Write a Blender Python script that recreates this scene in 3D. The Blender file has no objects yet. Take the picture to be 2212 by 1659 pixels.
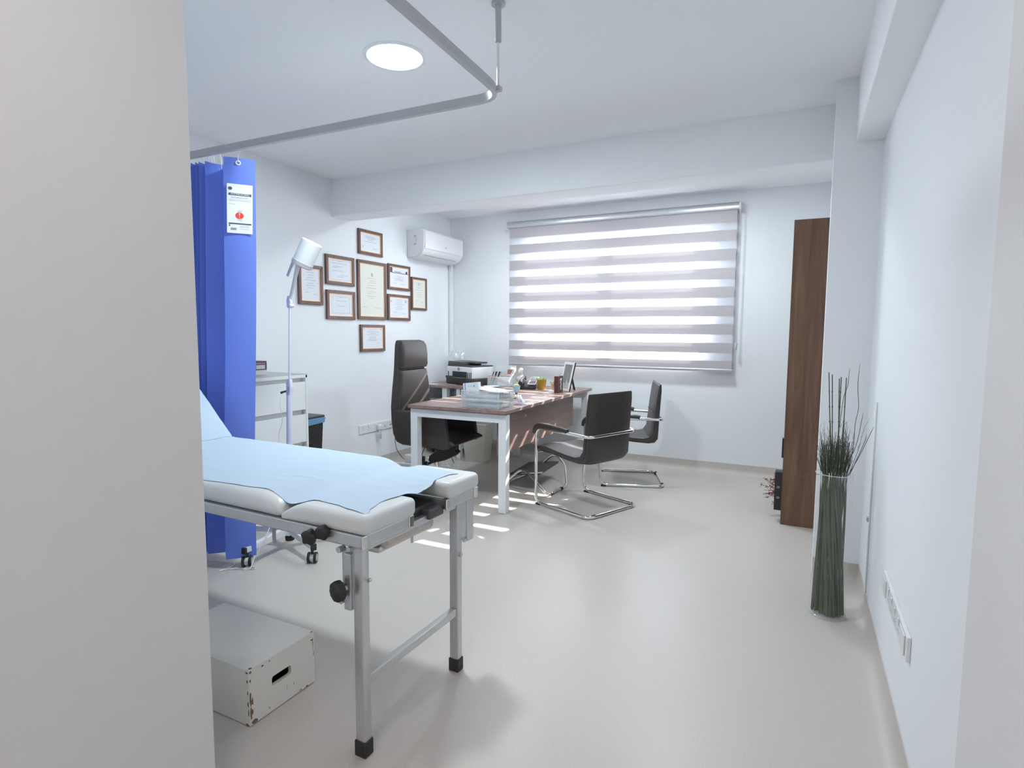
import bpy, bmesh, math, random
from mathutils import Vector, Matrix, noise
SC = bpy.context.scene
COL = SC.collection
R = math.radians
random.seed(7)
WM = {}          # world matrices of everything built

# ------------------------------------------------------------------ materials
def nt(name):
    m = bpy.data.materials.new(name); m.use_nodes = True
    n = m.node_tree.nodes; l = m.node_tree.links
    return m, n, l, n['Principled BSDF']

def mat(name, col, rough=0.5, metal=0.0, spec=0.5, var=0.0, vscale=20, bump=0.0, bscale=60, coat=0.0):
    m, n, l, b = nt(name)
    b.inputs['Roughness'].default_value = rough
    b.inputs['Metallic'].default_value = metal
    b.inputs['Specular IOR Level'].default_value = spec
    b.inputs['Coat Weight'].default_value = coat
    tc = n.new('ShaderNodeTexCoord')
    nz = n.new('ShaderNodeTexNoise'); nz.inputs['Scale'].default_value = vscale; nz.inputs['Detail'].default_value = 5
    l.new(tc.outputs['Object'], nz.inputs['Vector'])
    mx = n.new('ShaderNodeMix'); mx.data_type = 'RGBA'
    mx.inputs['A'].default_value = (*[max(0, c * (1 - var)) for c in col], 1)
    mx.inputs['B'].default_value = (*[min(1, c * (1 + var)) for c in col], 1)
    l.new(nz.outputs['Fac'], mx.inputs['Factor']); l.new(mx.outputs['Result'], b.inputs['Base Color'])
    if bump:
        n2 = n.new('ShaderNodeTexNoise'); n2.inputs['Scale'].default_value = bscale; n2.inputs['Detail'].default_value = 4
        l.new(tc.outputs['Object'], n2.inputs['Vector'])
        bp = n.new('ShaderNodeBump'); bp.inputs['Strength'].default_value = bump; bp.inputs['Distance'].default_value = 0.01
        l.new(n2.outputs['Fac'], bp.inputs['Height']); l.new(bp.outputs['Normal'], b.inputs['Normal'])
    return m

def wood(name, c1, c2, c3, axis, rough=0.35, scale=1.0):
    m, n, l, b = nt(name)
    b.inputs['Roughness'].default_value = rough
    tc = n.new('ShaderNodeTexCoord'); mp = n.new('ShaderNodeMapping')
    s = [16 * scale] * 3; s['xyz'.index(axis)] = 0.9 * scale
    mp.inputs['Scale'].default_value = s
    l.new(tc.outputs['Object'], mp.inputs['Vector'])
    nz = n.new('ShaderNodeTexNoise'); nz.inputs['Scale'].default_value = 1.6; nz.inputs['Detail'].default_value = 8
    nz.inputs['Roughness'].default_value = 0.62; nz.inputs['Distortion'].default_value = 0.9
    l.new(mp.outputs['Vector'], nz.inputs['Vector'])
    cr = n.new('ShaderNodeValToRGB')
    e = cr.color_ramp.elements
    e[0].position = 0.32; e[0].color = (*c1, 1); e[1].position = 0.7; e[1].color = (*c3, 1)
    x = e.new(0.5); x.color = (*c2, 1)
    l.new(nz.outputs['Fac'], cr.inputs['Fac']); l.new(cr.outputs['Color'], b.inputs['Base Color'])
    return m

def thin(name, col, transp, rough=0.1, gloss=0.1, translucent=0.0, diffuse=0.0):
    """see-through plastic, glass or gauze: a fixed blend of transparent, glossy, translucent and diffuse"""
    m = bpy.data.materials.new(name); m.use_nodes = True
    n = m.node_tree.nodes; l = m.node_tree.links; n.clear()
    out = n.new('ShaderNodeOutputMaterial')
    parts = []
    t = n.new('ShaderNodeBsdfTransparent'); t.inputs['Color'].default_value = (1, 1, 1, 1); parts.append((t, transp))
    if gloss: g = n.new('ShaderNodeBsdfGlossy'); g.inputs['Roughness'].default_value = rough; parts.append((g, gloss))
    if translucent: g = n.new('ShaderNodeBsdfTranslucent'); g.inputs['Color'].default_value = (*col, 1); parts.append((g, translucent))
    if diffuse: g = n.new('ShaderNodeBsdfDiffuse'); g.inputs['Color'].default_value = (*col, 1); parts.append((g, diffuse))
    cur, w = parts[0]
    for sh, ww in parts[1:]:
        mx = n.new('ShaderNodeMixShader'); mx.inputs[0].default_value = ww / (w + ww); w += ww
        l.new(cur.outputs[0], mx.inputs[1]); l.new(sh.outputs[0], mx.inputs[2]); cur = mx
    l.new(cur.outputs[0], out.inputs['Surface'])
    return m

def glow(name, col, s):
    m = bpy.data.materials.new(name); m.use_nodes = True
    n = m.node_tree.nodes; l = m.node_tree.links; n.clear()
    o = n.new('ShaderNodeOutputMaterial'); e = n.new('ShaderNodeEmission')
    e.inputs['Color'].default_value = (*col, 1); e.inputs['Strength'].default_value = s
    l.new(e.outputs[0], o.inputs['Surface']); return m

def glassy(name, col=(1, 1, 1), rough=0.0, ior=1.45):
    m, n, l, b = nt(name)
    b.inputs['Base Color'].default_value = (*col, 1); b.inputs['Roughness'].default_value = rough
    b.inputs['Transmission Weight'].default_value = 1.0; b.inputs['IOR'].default_value = ior
    return m

M = {}
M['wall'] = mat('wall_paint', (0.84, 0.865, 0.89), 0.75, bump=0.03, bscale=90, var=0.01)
M['wallnear'] = mat('wall_paint_dimmed', (0.76, 0.75, 0.75), 0.8, bump=0.03, bscale=90, var=0.015, vscale=3)  # wall paint greyed, so the entry's weaker window light is in the colour
M['ceil'] = mat('ceiling_paint', (0.90, 0.92, 0.94), 0.85, var=0.01)
M['base'] = mat('coved_vinyl', (0.56, 0.52, 0.48), 0.45, var=0.04, vscale=120)
M['white'] = mat('white_lacquer', (0.78, 0.80, 0.80), 0.3)
M['whitemetal'] = mat('white_powder_coat', (0.80, 0.83, 0.86), 0.35)
M['plastic'] = mat('white_plastic', (0.80, 0.81, 0.82), 0.28)
M['plasticgrey'] = mat('light_grey_plastic', (0.5, 0.5, 0.52), 0.4)
M['lamppaint'] = mat('lamp_paint', (0.70, 0.72, 0.86), 0.35)
M['alu'] = mat('brushed_aluminium', (0.62, 0.64, 0.66), 0.32, metal=0.75, var=0.08, vscale=40)
M['railalu'] = mat('rail_aluminium', (0.50, 0.51, 0.53), 0.4, metal=0.3)
M['steel'] = mat('worn_steel', (0.64, 0.64, 0.65), 0.3, metal=0.75, var=0.07, vscale=60)
M['chrome'] = mat('chrome', (0.82, 0.81, 0.80), 0.06, metal=1.0)
M['black'] = mat('black_plastic', (0.028, 0.026, 0.026), 0.42)
M['darkgrey'] = mat('dark_grey_plastic', (0.06, 0.056, 0.058), 0.4)
M['leather'] = mat('black_leather', (0.048, 0.041, 0.039), 0.40, var=0.1, bump=0.12, bscale=260)
M['pad'] = mat('white_vinyl', (0.68, 0.70, 0.71), 0.32, bump=0.04, bscale=400)
M['sheet'] = mat('paper_sheet', (0.49, 0.60, 0.72), 0.8, bump=0.05, bscale=12)
M['curtain'] = None
M['deskwood'] = wood('walnut_laminate', (0.22, 0.145, 0.125), (0.29, 0.195, 0.17), (0.37, 0.26, 0.235), 'y', 0.33)
M['panelwood'] = wood('walnut_panel', (0.18, 0.118, 0.096), (0.24, 0.158, 0.13), (0.31, 0.21, 0.18), 'y', 0.4)
M['bookwood'] = wood('walnut_board', (0.10, 0.048, 0.030), (0.155, 0.078, 0.048), (0.215, 0.118, 0.072), 'z', 0.45, 0.8)
M['frame'] = wood('frame_wood', (0.095, 0.045, 0.032), (0.15, 0.075, 0.055), (0.19, 0.10, 0.075), 'z', 0.4, 2)
M['gold'] = mat('gilt_slip', (0.75, 0.50, 0.28), 0.4, metal=0.4)
M['paper'] = mat('white_paper', (0.78, 0.80, 0.84), 0.85)
M['cream'] = mat('cream_paper', (0.76, 0.77, 0.68), 0.85)
M['ink'] = mat('grey_ink', (0.52, 0.54, 0.60), 0.9)
M['inkdark'] = mat('dark_ink', (0.09, 0.09, 0.14), 0.8)
M['inkpink'] = mat('red_ink', (0.80, 0.42, 0.38), 0.8)
M['red'] = mat('red_print', (0.80, 0.05, 0.03), 0.6)
M['acrylic'] = thin('clear_acrylic', (0.85, 0.93, 0.92), 0.72, 0.08, 0.10, 0.06, 0.16)
M['acryledge'] = thin('acrylic_edge', (0.90, 0.96, 0.96), 0.25, 0.1, 0.15, 0.2, 0.5)
M['frost'] = thin('frosted_plastic', (0.95, 0.93, 0.88), 0.40, 0.3, 0.04, 0.38, 0.42)
M['bag'] = thin('thin_plastic_bag', (0.95, 0.97, 1.0), 0.55, 0.2, 0.12, 0.2, 0.3)
M['pane'] = thin('window_glass', (0.9, 0.95, 1.0), 0.92, 0.02, 0.08)
M['glasstop'] = thin('glass_top', (0.7, 0.85, 0.85), 0.6, 0.03, 0.25, 0, 0.15)
M['vaseglass'] = thin('vase_glass', (0.9, 0.95, 0.95), 0.92, 0.02, 0.06, 0.0, 0.02)
M['opaque'] = thin('blind_band', (0.50, 0.465, 0.49), 0.0, 0.6, 0.03, 0.025, 0.975)
M['sheer'] = thin('blind_gauze', (0.86, 0.88, 0.93), 0.47, 0.5, 0.02, 0.09, 0.42)
M['blue'] = mat('blue_liner', (0.15, 0.31, 0.50), 0.35)
M['mustard'] = mat('mustard_ceramic', (0.48, 0.32, 0.035), 0.5)
M['green'] = mat('pale_green_leaf', (0.45, 0.60, 0.28), 0.6)
M['reed'] = mat('green_reed', (0.085, 0.105, 0.062), 0.6, var=0.45, vscale=9)
M['twig'] = mat('dark_twig', (0.075, 0.07, 0.052), 0.7, var=0.3)
M['flower'] = mat('dried_red_flower', (0.22, 0.06, 0.045), 0.8, var=0.3)
M['flower2'] = mat('dried_brown_flower', (0.30, 0.16, 0.11), 0.8, var=0.3)
M['plaster'] = mat('white_plaster', (0.78, 0.74, 0.68), 0.6)
M['brownbox'] = mat('brown_leatherette', (0.105, 0.035, 0.030), 0.45)
M['gilt'] = mat('pale_gilt', (0.78, 0.58, 0.38), 0.35, metal=0.3)
M['cyan'] = mat('pale_blue_glaze', (0.35, 0.66, 0.72), 0.4)
M['yellow'] = mat('pale_yellow_glaze', (0.80, 0.76, 0.42), 0.5)
M['photo'] = mat('grey_photo_print', (0.22, 0.21, 0.21), 0.5, var=0.5, vscale=30)
M['photosky'] = mat('grey_photo_sky', (0.24, 0.235, 0.235), 0.5)
M['screen'] = mat('display_glass', (0.20, 0.23, 0.22), 0.2)
M['purple'] = mat('purple_print', (0.10, 0.05, 0.10), 0.5)
M['rubber'] = mat('black_rubber', (0.028, 0.026, 0.026), 0.6)
M['chip'] = mat('bare_wood_chip', (0.22, 0.13, 0.075), 0.9, var=0.4)
M['boxpaint'] = mat('worn_cream_paint', (0.80, 0.78, 0.74), 0.35, var=0.02)
M['shadeblack'] = mat('shade_black', (0.03, 0.028, 0.027), 0.9)  # near-black colour standing in for shade inside the step box
M['pink'] = mat('pink_card', (0.75, 0.45, 0.47), 0.7)
M['lilac'] = thin('tinted_acrylic', (0.86, 0.80, 0.95), 0.45, 0.1, 0.1, 0.15, 0.4)
M['orange'] = mat('orange_plastic', (0.85, 0.22, 0.10), 0.5)
M['lamp'] = glow('lamp_diffuser', (0.86, 0.97, 1.0), 14)
M['handset'] = mat('smoked_plastic', (0.075, 0.07, 0.078), 0.16)
M['adf'] = mat('printer_lid', (0.085, 0.078, 0.08), 0.45)

M['plasticwarm'] = mat('warm_white_plastic', (0.66, 0.60, 0.54), 0.35)
M['stripeblue'] = mat('blue_print', (0.25, 0.36, 0.75), 0.6)
M['darkfile'] = mat('dark_file_cover', (0.028, 0.022, 0.024), 0.4)
M['baglining'] = thin('crumpled_bin_bag', (0.70, 0.69, 0.60), 0.35, 0.3, 0.05, 0.2, 0.5)

def floor_mat():
    m, n, l, b = nt('vinyl_floor')
    b.inputs['Roughness'].default_value = 0.34; b.inputs['Specular IOR Level'].default_value = 0.35
    tc = n.new('ShaderNodeTexCoord')
    a = n.new('ShaderNodeTexNoise'); a.inputs['Scale'].default_value = 160; a.inputs['Detail'].default_value = 6
    l.new(tc.outputs['Object'], a.inputs['Vector'])
    cr = n.new('ShaderNodeValToRGB'); e = cr.color_ramp.elements
    e[0].position = 0.3; e[0].color = (0.540, 0.492, 0.455, 1); e[1].position = 0.7; e[1].color = (0.600, 0.555, 0.518, 1)
    l.new(a.outputs['Fac'], cr.inputs['Fac'])
    # welded seams of the sheet vinyl
    sx = n.new('ShaderNodeSeparateXYZ'); l.new(tc.outputs['Object'], sx.inputs[0])
    ad = n.new('ShaderNodeMath'); ad.operation = 'ADD'; ad.inputs[1].default_value = 1.92
    l.new(sx.outputs['X'], ad.inputs[0])
    ab = n.new('ShaderNodeMath'); ab.operation = 'ABSOLUTE'; l.new(ad.outputs[0], ab.inputs[0])
    lt = n.new('ShaderNodeMath'); lt.operation = 'LESS_THAN'; lt.inputs[1].default_value = 0.0016; l.new(ab.outputs[0], lt.inputs[0])
    mx = n.new('ShaderNodeMix'); mx.data_type = 'RGBA'; mx.inputs['B'].default_value = (0.50, 0.465, 0.435, 1)
    l.new(lt.outputs[0], mx.inputs['Factor']); l.new(cr.outputs['Color'], mx.inputs['A'])
    l.new(mx.outputs['Result'], b.inputs['Base Color'])
    return m
M['floor'] = floor_mat()

def curtain_mat():
    m = bpy.data.materials.new('blue_nonwoven'); m.use_nodes = True
    n = m.node_tree.nodes; l = m.node_tree.links; n.clear()
    o = n.new('ShaderNodeOutputMaterial'); d = n.new('ShaderNodeBsdfDiffuse'); t = n.new('ShaderNodeBsdfTranslucent')
    c = (0.20, 0.30, 0.84, 1)
    d.inputs['Color'].default_value = c; t.inputs['Color'].default_value = c
    tc = n.new('ShaderNodeTexCoord'); nz = n.new('ShaderNodeTexNoise'); nz.inputs['Scale'].default_value = 5
    l.new(tc.outputs['Object'], nz.inputs['Vector'])
    bp = n.new('ShaderNodeBump'); bp.inputs['Strength'].default_value = 0.25; bp.inputs['Distance'].default_value = 0.03
    l.new(nz.outputs['Fac'], bp.inputs['Height']); l.new(bp.outputs['Normal'], d.inputs['Normal'])
    mx = n.new('ShaderNodeMixShader'); mx.inputs[0].default_value = 0.3
    l.new(d.outputs[0], mx.inputs[1]); l.new(t.outputs[0], mx.inputs[2]); l.new(mx.outputs[0], o.inputs['Surface'])
    return m
M['curtain'] = curtain_mat()

# ------------------------------------------------------------------ mesh builder
def rotm(rx=0, ry=0, rz=0):
    return (Matrix.Rotation(R(rz), 4, 'Z') @ Matrix.Rotation(R(ry), 4, 'Y') @ Matrix.Rotation(R(rx), 4, 'X'))

class MB:
    def __init__(s): s.bm = bmesh.new(); s.mats = []; s.cur = 0
    def m(s, mt):
        if mt not in s.mats: s.mats.append(mt)
        s.cur = s.mats.index(mt); return s
    def _f(s, vs):
        try: f = s.bm.faces.new(vs); f.material_index = s.cur; return f
        except ValueError: return None
    def box(s, x0, x1, y0, y1, z0, z1, mx=None):
        c = [Vector(p) for p in ((x0,y0,z0),(x1,y0,z0),(x1,y1,z0),(x0,y1,z0),(x0,y0,z1),(x1,y0,z1),(x1,y1,z1),(x0,y1,z1))]
        if mx: c = [mx @ p for p in c]
        v = [s.bm.verts.new(p) for p in c]
        for q in ((0,3,2,1),(4,5,6,7),(0,1,5,4),(1,2,6,5),(2,3,7,6),(3,0,4,7)): s._f([v[i] for i in q])
        return s
    def cbox(s, c, d, rz=0, rx=0, ry=0):
        mx = Matrix.Translation(c) @ rotm(rx, ry, rz)
        return s.box(-d[0]/2, d[0]/2, -d[1]/2, d[1]/2, -d[2]/2, d[2]/2, mx)
    def rbox(s, x0, x1, y0, y1, z0, z1, r=0.01, seg=3, mx=None):
        b = bmesh.new()
        bmesh.ops.create_cube(b, size=1)
        for v in b.verts:
            v.co = Vector(((x0+x1)/2 + v.co.x*(x1-x0), (y0+y1)/2 + v.co.y*(y1-y0), (z0+z1)/2 + v.co.z*(z1-z0)))
        bmesh.ops.bevel(b, geom=list(b.edges), offset=r, segments=seg, affect='EDGES', profile=0.5)
        s.take(b, mx); return s
    def take(s, b, mx=None):
        mp = {}
        for v in b.verts: mp[v] = s.bm.verts.new(mx @ v.co if mx else v.co)
        for f in b.faces: s._f([mp[v] for v in f.verts])
        b.free()
    def ring(s, c, u, w, r, n, r2=None):
        r2 = r if r2 is None else r2
        return [s.bm.verts.new(c + u*math.cos(2*math.pi*i/n)*r + w*math.sin(2*math.pi*i/n)*r2) for i in range(n)]
    def tube(s, pts, r, n=10, cap=True, radii=None, closed=False):
        pts = [Vector(p) for p in pts]; rings = []; u = None; N = len(pts)
        for i, p in enumerate(pts):
            if closed: t = pts[(i+1) % N] - pts[i-1]
            elif i == 0: t = pts[1]-pts[0]
            elif i == N-1: t = pts[-1]-pts[-2]
            else: t = (pts[i+1]-pts[i]).normalized() + (pts[i]-pts[i-1]).normalized()
            if t.length < 1e-9: t = Vector((0,0,1))
            t.normalize()
            if u is None:
                a = Vector((0,0,1)) if abs(t.z) < 0.9 else Vector((1,0,0))
                u = t.cross(a).normalized()
            else:
                u = (u - t*u.dot(t))
                u = u.normalized() if u.length > 1e-6 else t.orthogonal().normalized()
            w = t.cross(u)
            rr = radii[i] if radii else r
            rings.append(s.ring(p, u, w, rr, n))
        for a, b in zip(rings, rings[1:]):
            for i in range(n): s._f([a[i], a[(i+1)%n], b[(i+1)%n], b[i]])
        if closed:
            a, b = rings[-1], rings[0]
            for i in range(n): s._f([a[i], a[(i+1)%n], b[(i+1)%n], b[i]])
        elif cap:
            s._f(list(reversed(rings[0]))); s._f(rings[-1])
        return s
    def cyl(s, a, b, r, n=20, r2=None): return s.tube([a, b], r, n, radii=[r, r if r2 is None else r2])
    def lathe(s, prof, c=(0,0,0), n=28, cap=True):
        c = Vector(c); rings = []
        for r, z in prof: rings.append([s.bm.verts.new(c + Vector((r*math.cos(2*math.pi*i/n), r*math.sin(2*math.pi*i/n), z))) for i in range(n)])
        for a, b in zip(rings, rings[1:]):
            for i in range(n): s._f([a[i], a[(i+1)%n], b[(i+1)%n], b[i]])
        if cap: s._f(list(reversed(rings[0]))); s._f(rings[-1])
        return s
    def poly(s, pts): s._f([s.bm.verts.new(Vector(p)) for p in pts]); return s
    def prism(s, pts, d):
        """closed outline pts (3D, planar) pushed along vector d"""
        d = Vector(d); a = [s.bm.verts.new(Vector(p)) for p in pts]; b = [s.bm.verts.new(Vector(p)+d) for p in pts]
        s._f(a); s._f(list(reversed(b))); n = len(a)
        for i in range(n): s._f([a[(i+1)%n], a[i], b[i], b[(i+1)%n]])
        return s
    def loft(s, secs, cap=True, closed=True):
        rs = [[s.bm.verts.new(Vector(p)) for p in q] for q in secs]; n = len(rs[0])
        for a, b in zip(rs, rs[1:]):
            for i in range(n if closed else n-1): s._f([a[i], a[(i+1)%n], b[(i+1)%n], b[i]])
        if cap: s._f(list(reversed(rs[0]))); s._f(rs[-1])
        return s
    def grid(s, f, nu, nv):
        g = [[s.bm.verts.new(Vector(f(i/nu, j/nv))) for j in range(nv+1)] for i in range(nu+1)]
        for i in range(nu):
            for j in range(nv): s._f([g[i][j], g[i+1][j], g[i+1][j+1], g[i][j+1]])
        return s
    def sphere(s, c, r, nu=14, nv=9, sc=(1,1,1)):
        b = bmesh.new(); bmesh.ops.create_uvsphere(b, u_segments=nu, v_segments=nv, radius=r)
        s.take(b, Matrix.Translation(c) @ Matrix.Diagonal((*sc, 1))); return s
    def build(s, name, mt, parent=None, world=True, smooth=False, bevel=0, seg=2, solid=0, sub=0):
        me = bpy.data.meshes.new(name)
        if world and parent is not None: s.bm.transform(WM[parent].inverted())
        bmesh.ops.recalc_face_normals(s.bm, faces=list(s.bm.faces))
        s.bm.to_mesh(me); s.bm.free()
        mts = s.mats if s.mats else [mt]
        for q in mts: me.materials.append(q if not isinstance(q, str) else M[q])
        o = bpy.data.objects.new(name, me); COL.objects.link(o)
        if parent is not None: o.parent = parent; WM[o] = WM[parent]
        else: WM[o] = Matrix.Identity(4)
        if smooth:
            for p in me.polygons: p.use_smooth = True
        if solid:
            q = o.modifiers.new('thickness', 'SOLIDIFY'); q.thickness = solid; q.offset = 0
        if bevel:
            q = o.modifiers.new('bevel', 'BEVEL'); q.width = bevel; q.segments = seg; q.limit_method = 'ANGLE'; q.angle_limit = R(35)
            if seg > 2:
                for p in me.polygons: p.use_smooth = True
        if sub:
            q = o.modifiers.new('sub', 'SUBSURF'); q.levels = sub; q.render_levels = sub
        if smooth and not sub and not (bevel and seg > 2):
            me.set_sharp_from_angle(angle=R(40)) if hasattr(me, 'set_sharp_from_angle') else None
        return o

def tag(o, label=None, cat=None, group=None, kind=None):
    if label: o['label'] = label
    if cat: o['category'] = cat
    if group: o['group'] = group
    if kind: o['kind'] = kind
    return o

def thing(name, label, cat, loc=(0,0,0), rz=0, group=None):
    o = bpy.data.objects.new(name, None); COL.objects.link(o)
    o.empty_display_size = 0.1
    o.location = loc; o.rotation_euler = (0, 0, R(rz))
    WM[o] = Matrix.Translation(loc) @ Matrix.Rotation(R(rz), 4, 'Z')
    return tag(o, label, cat, group)

def copy_tree(o, parent=None):
    c = o.copy(); COL.objects.link(c); c.parent = parent
    for ch in [q for q in bpy.data.objects if q.parent == o]: copy_tree(ch, c)
    return c

def struct(name, mb, mt, **k):
    return tag(mb.build(name, mt, **k), kind='structure')

def text_mesh(name, body, size, mx, mt, parent, extrude=0.0004, align='CENTER', italic=0.0, world=True, spacing=1.0):
    cu = bpy.data.curves.new(name, 'FONT'); cu.body = body; cu.size = size; cu.extrude = extrude
    cu.align_x = align; cu.align_y = 'CENTER'; cu.shear = italic; cu.resolution_u = 3; cu.space_character = spacing
    t = bpy.data.objects.new(name, cu); COL.objects.link(t)
    dg = bpy.context.evaluated_depsgraph_get()
    me = bpy.data.meshes.new_from_object(t.evaluated_get(dg))
    bpy.data.objects.remove(t); bpy.data.curves.remove(cu)
    if world: me.transform(WM[parent].inverted() @ mx)
    else: me.transform(mx)
    me.materials.clear(); me.materials.append(M[mt])
    o = bpy.data.objects.new(name, me); COL.objects.link(o); o.parent = parent; WM[o] = WM[parent]
    return o

def arc(c, a, b, r, n=6):
    """points rounding the corner c between directions from a and to b"""
    c, a, b = Vector(c), Vector(a), Vector(b)
    p0 = c + (a-c).normalized()*r; p1 = c + (b-c).normalized()*r
    return [((1-t)**2*p0 + 2*t*(1-t)*c + t*t*p1) for t in [i/n for i in range(n+1)]]

def rpath(pts, r, n=6, closed=False):
    pts = [Vector(p) for p in pts]; out = []; N = len(pts)
    for i, p in enumerate(pts):
        if not closed and i in (0, N-1): out.append(p); continue
        a, b = pts[i-1], pts[(i+1) % N]
        rr = min(r if not isinstance(r, (list, tuple)) else r[i], (a-p).length*0.49, (b-p).length*0.49)
        out += arc(p, a, b, rr, n)
    return out

def spline(pts, n=8):
    pts = [Vector(p) for p in pts]; out = []
    q = [pts[0]*2-pts[1]] + pts + [pts[-1]*2-pts[-2]]
    for i in range(1, len(q)-2):
        a, b, c, d = q[i-1:i+3]
        for k in range(n):
            t = k/n
            out.append(0.5*((2*b) + (c-a)*t + (2*a-5*b+4*c-d)*t*t + (3*b-3*c+d-a)*t**3))
    out.append(pts[-1]); return out
# ------------------------------------------------------------------ camera, light, world
cam = bpy.data.cameras.new('camera'); co = bpy.data.objects.new('camera', cam); COL.objects.link(co)
yaw, pitch, roll = R(26.58674), R(5.02015), R(0.3598)
fw = Vector((-math.sin(yaw)*math.cos(pitch), math.cos(yaw)*math.cos(pitch), -math.sin(pitch)))
r0 = Vector((math.cos(yaw), math.sin(yaw), 0)); u0 = r0.cross(fw)
rr = math.cos(roll)*r0 + math.sin(roll)*u0; uu = -math.sin(roll)*r0 + math.cos(roll)*u0
mx = Matrix((rr, uu, -fw)).transposed().to_4x4(); mx.translation = (0, 0, 1.33)
co.matrix_world = mx
cam.sensor_width = 36; cam.lens = 36*1246.064/2212; cam.clip_start = 0.02
SC.camera = co
SC.view_settings.view_transform = 'Standard'; SC.view_settings.look = 'None'
SC.view_settings.gamma = 1; SC.view_settings.use_curve_mapping = False
SC.view_settings.exposure = 0.76
SC.cycles.diffuse_bounces = 5; SC.cycles.glossy_bounces = 3; SC.cycles.transmission_bounces = 6; SC.cycles.max_bounces = 8; SC.cycles.transparent_max_bounces = 16

def area(name, loc, size, power, col, rot=(0,0,0), shape='DISK', size_y=None):
    l = bpy.data.lights.new(name, 'AREA'); l.shape = shape; l.size = size
    if size_y: l.size_y = size_y
    l.energy = power; l.color = col
    o = bpy.data.objects.new(name, l); COL.objects.link(o); o.location = loc; o.rotation_euler = rot
    return o
LC = (0.85, 0.96, 1.0)
area('ceiling_area_light', (-1.805, 2.33, 2.632), 0.24, 17, LC)
area('ceiling_area_light', (-2.40, 4.75, 2.632), 0.24, 10, LC)  # unseen, added behind the beam to brighten the back
area('ceiling_area_light', (-0.90, 4.75, 2.632), 0.24, 12, LC)  # second unseen light added there, also to lift the back wall
area('ceiling_area_light', (-0.70, -1.40, 2.632), 0.24, 6, (1.0, 0.95, 0.92))  # unseen, added behind the camera to light the entry
area('ceiling_area_light', (-0.60, 0.15, 2.632), 0.24, 5, (1.0, 0.94, 0.90))  # unseen warm fill, added to lift the shade round the step box

w = bpy.data.worlds.new('sky'); w.use_nodes = True; SC.world = w
bg = w.node_tree.nodes['Background']; wn = w.node_tree.nodes; wl = w.node_tree.links
bg.inputs['Color'].default_value = (0.76, 0.88, 1.0, 1)
wt = wn.new('ShaderNodeTexCoord'); ws = wn.new('ShaderNodeSeparateXYZ'); wl.new(wt.outputs['Generated'], ws.inputs[0])
wr = wn.new('ShaderNodeMapRange'); wr.inputs['From Min'].default_value = -0.05; wr.inputs['From Max'].default_value = 0.05
wr.inputs['To Min'].default_value = 26.0; wr.inputs['To Max'].default_value = 12.0        # sunlit ground below, hazy sky above
wl.new(ws.outputs['Z'], wr.inputs['Value']); wl.new(wr.outputs['Result'], bg.inputs['Strength'])
pl = area('window_portal', (-1.775, 5.93, 1.66), 1.9, 1, (1,1,1), rot=(R(-90), 0, 0), shape='RECTANGLE', size_y=1.3)
pl.data.cycles.is_portal = True
sl = bpy.data.lights.new('sun', 'SUN'); sl.energy = 85; sl.angle = R(0.6); sl.color = (1.0, 0.93, 0.86)
so = bpy.data.objects.new('sun', sl); COL.objects.link(so)
so.rotation_euler = Vector((-0.34, -1.0, -0.77)).to_track_quat('-Z', 'Y').to_euler()

# ------------------------------------------------------------------ room shell
XL, XR, YB, ZC = -3.72, 0.33, 5.80, 2.65
WX0, WX1, WZ0, WZ1 = -2.72, -0.84, 1.10, 2.31      # window opening
b = MB().box(-4.0, 0.7, -2.6, 6.0, -0.12, 0); struct('floor', b, 'floor')
b = MB().box(-4.0, 0.7, -2.6, 6.0, ZC, ZC+0.12); struct('ceiling', b, 'ceil')
b = MB().box(XL-0.14, XL, 0.95, 6.0, 0, ZC); struct('wall_left', b, 'wall')
b = MB().box(XR, XR+0.14, -2.6, 6.0, 0, ZC); struct('wall_right', b, 'wall')
b = MB()
b.box(XL, WX0, YB, YB+0.11, 0, ZC).box(WX1, XR, YB, YB+0.11, 0, ZC).box(WX0, WX1, YB, YB+0.11, 0, WZ0).box(WX0, WX1, YB, YB+0.11, WZ1, ZC)
struct('wall_back', b, 'wall')
# entry: wall to the left of the camera, returning behind the couch
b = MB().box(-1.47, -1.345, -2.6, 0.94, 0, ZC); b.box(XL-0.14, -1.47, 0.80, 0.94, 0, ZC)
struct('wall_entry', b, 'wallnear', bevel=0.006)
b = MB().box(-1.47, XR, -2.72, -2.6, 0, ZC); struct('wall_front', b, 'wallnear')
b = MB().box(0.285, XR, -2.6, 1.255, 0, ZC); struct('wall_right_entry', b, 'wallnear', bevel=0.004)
# column on the right wall, cross beam, beam along the right wall
b = MB().box(0.107, XR, 3.54, 3.64, 0, ZC+0.05); struct('wall_column', b, 'wall')
b = MB().box(XL-0.05, XR+0.05, 3.885, 4.13, 2.335, ZC+0.05); struct('trim_1', b, 'ceil', bevel=0.008)
b = MB().box(0.205, XR+0.05, -2.6, 3.58, 2.325, ZC+0.05); struct('trim_2', b, 'ceil', bevel=0.004)
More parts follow.
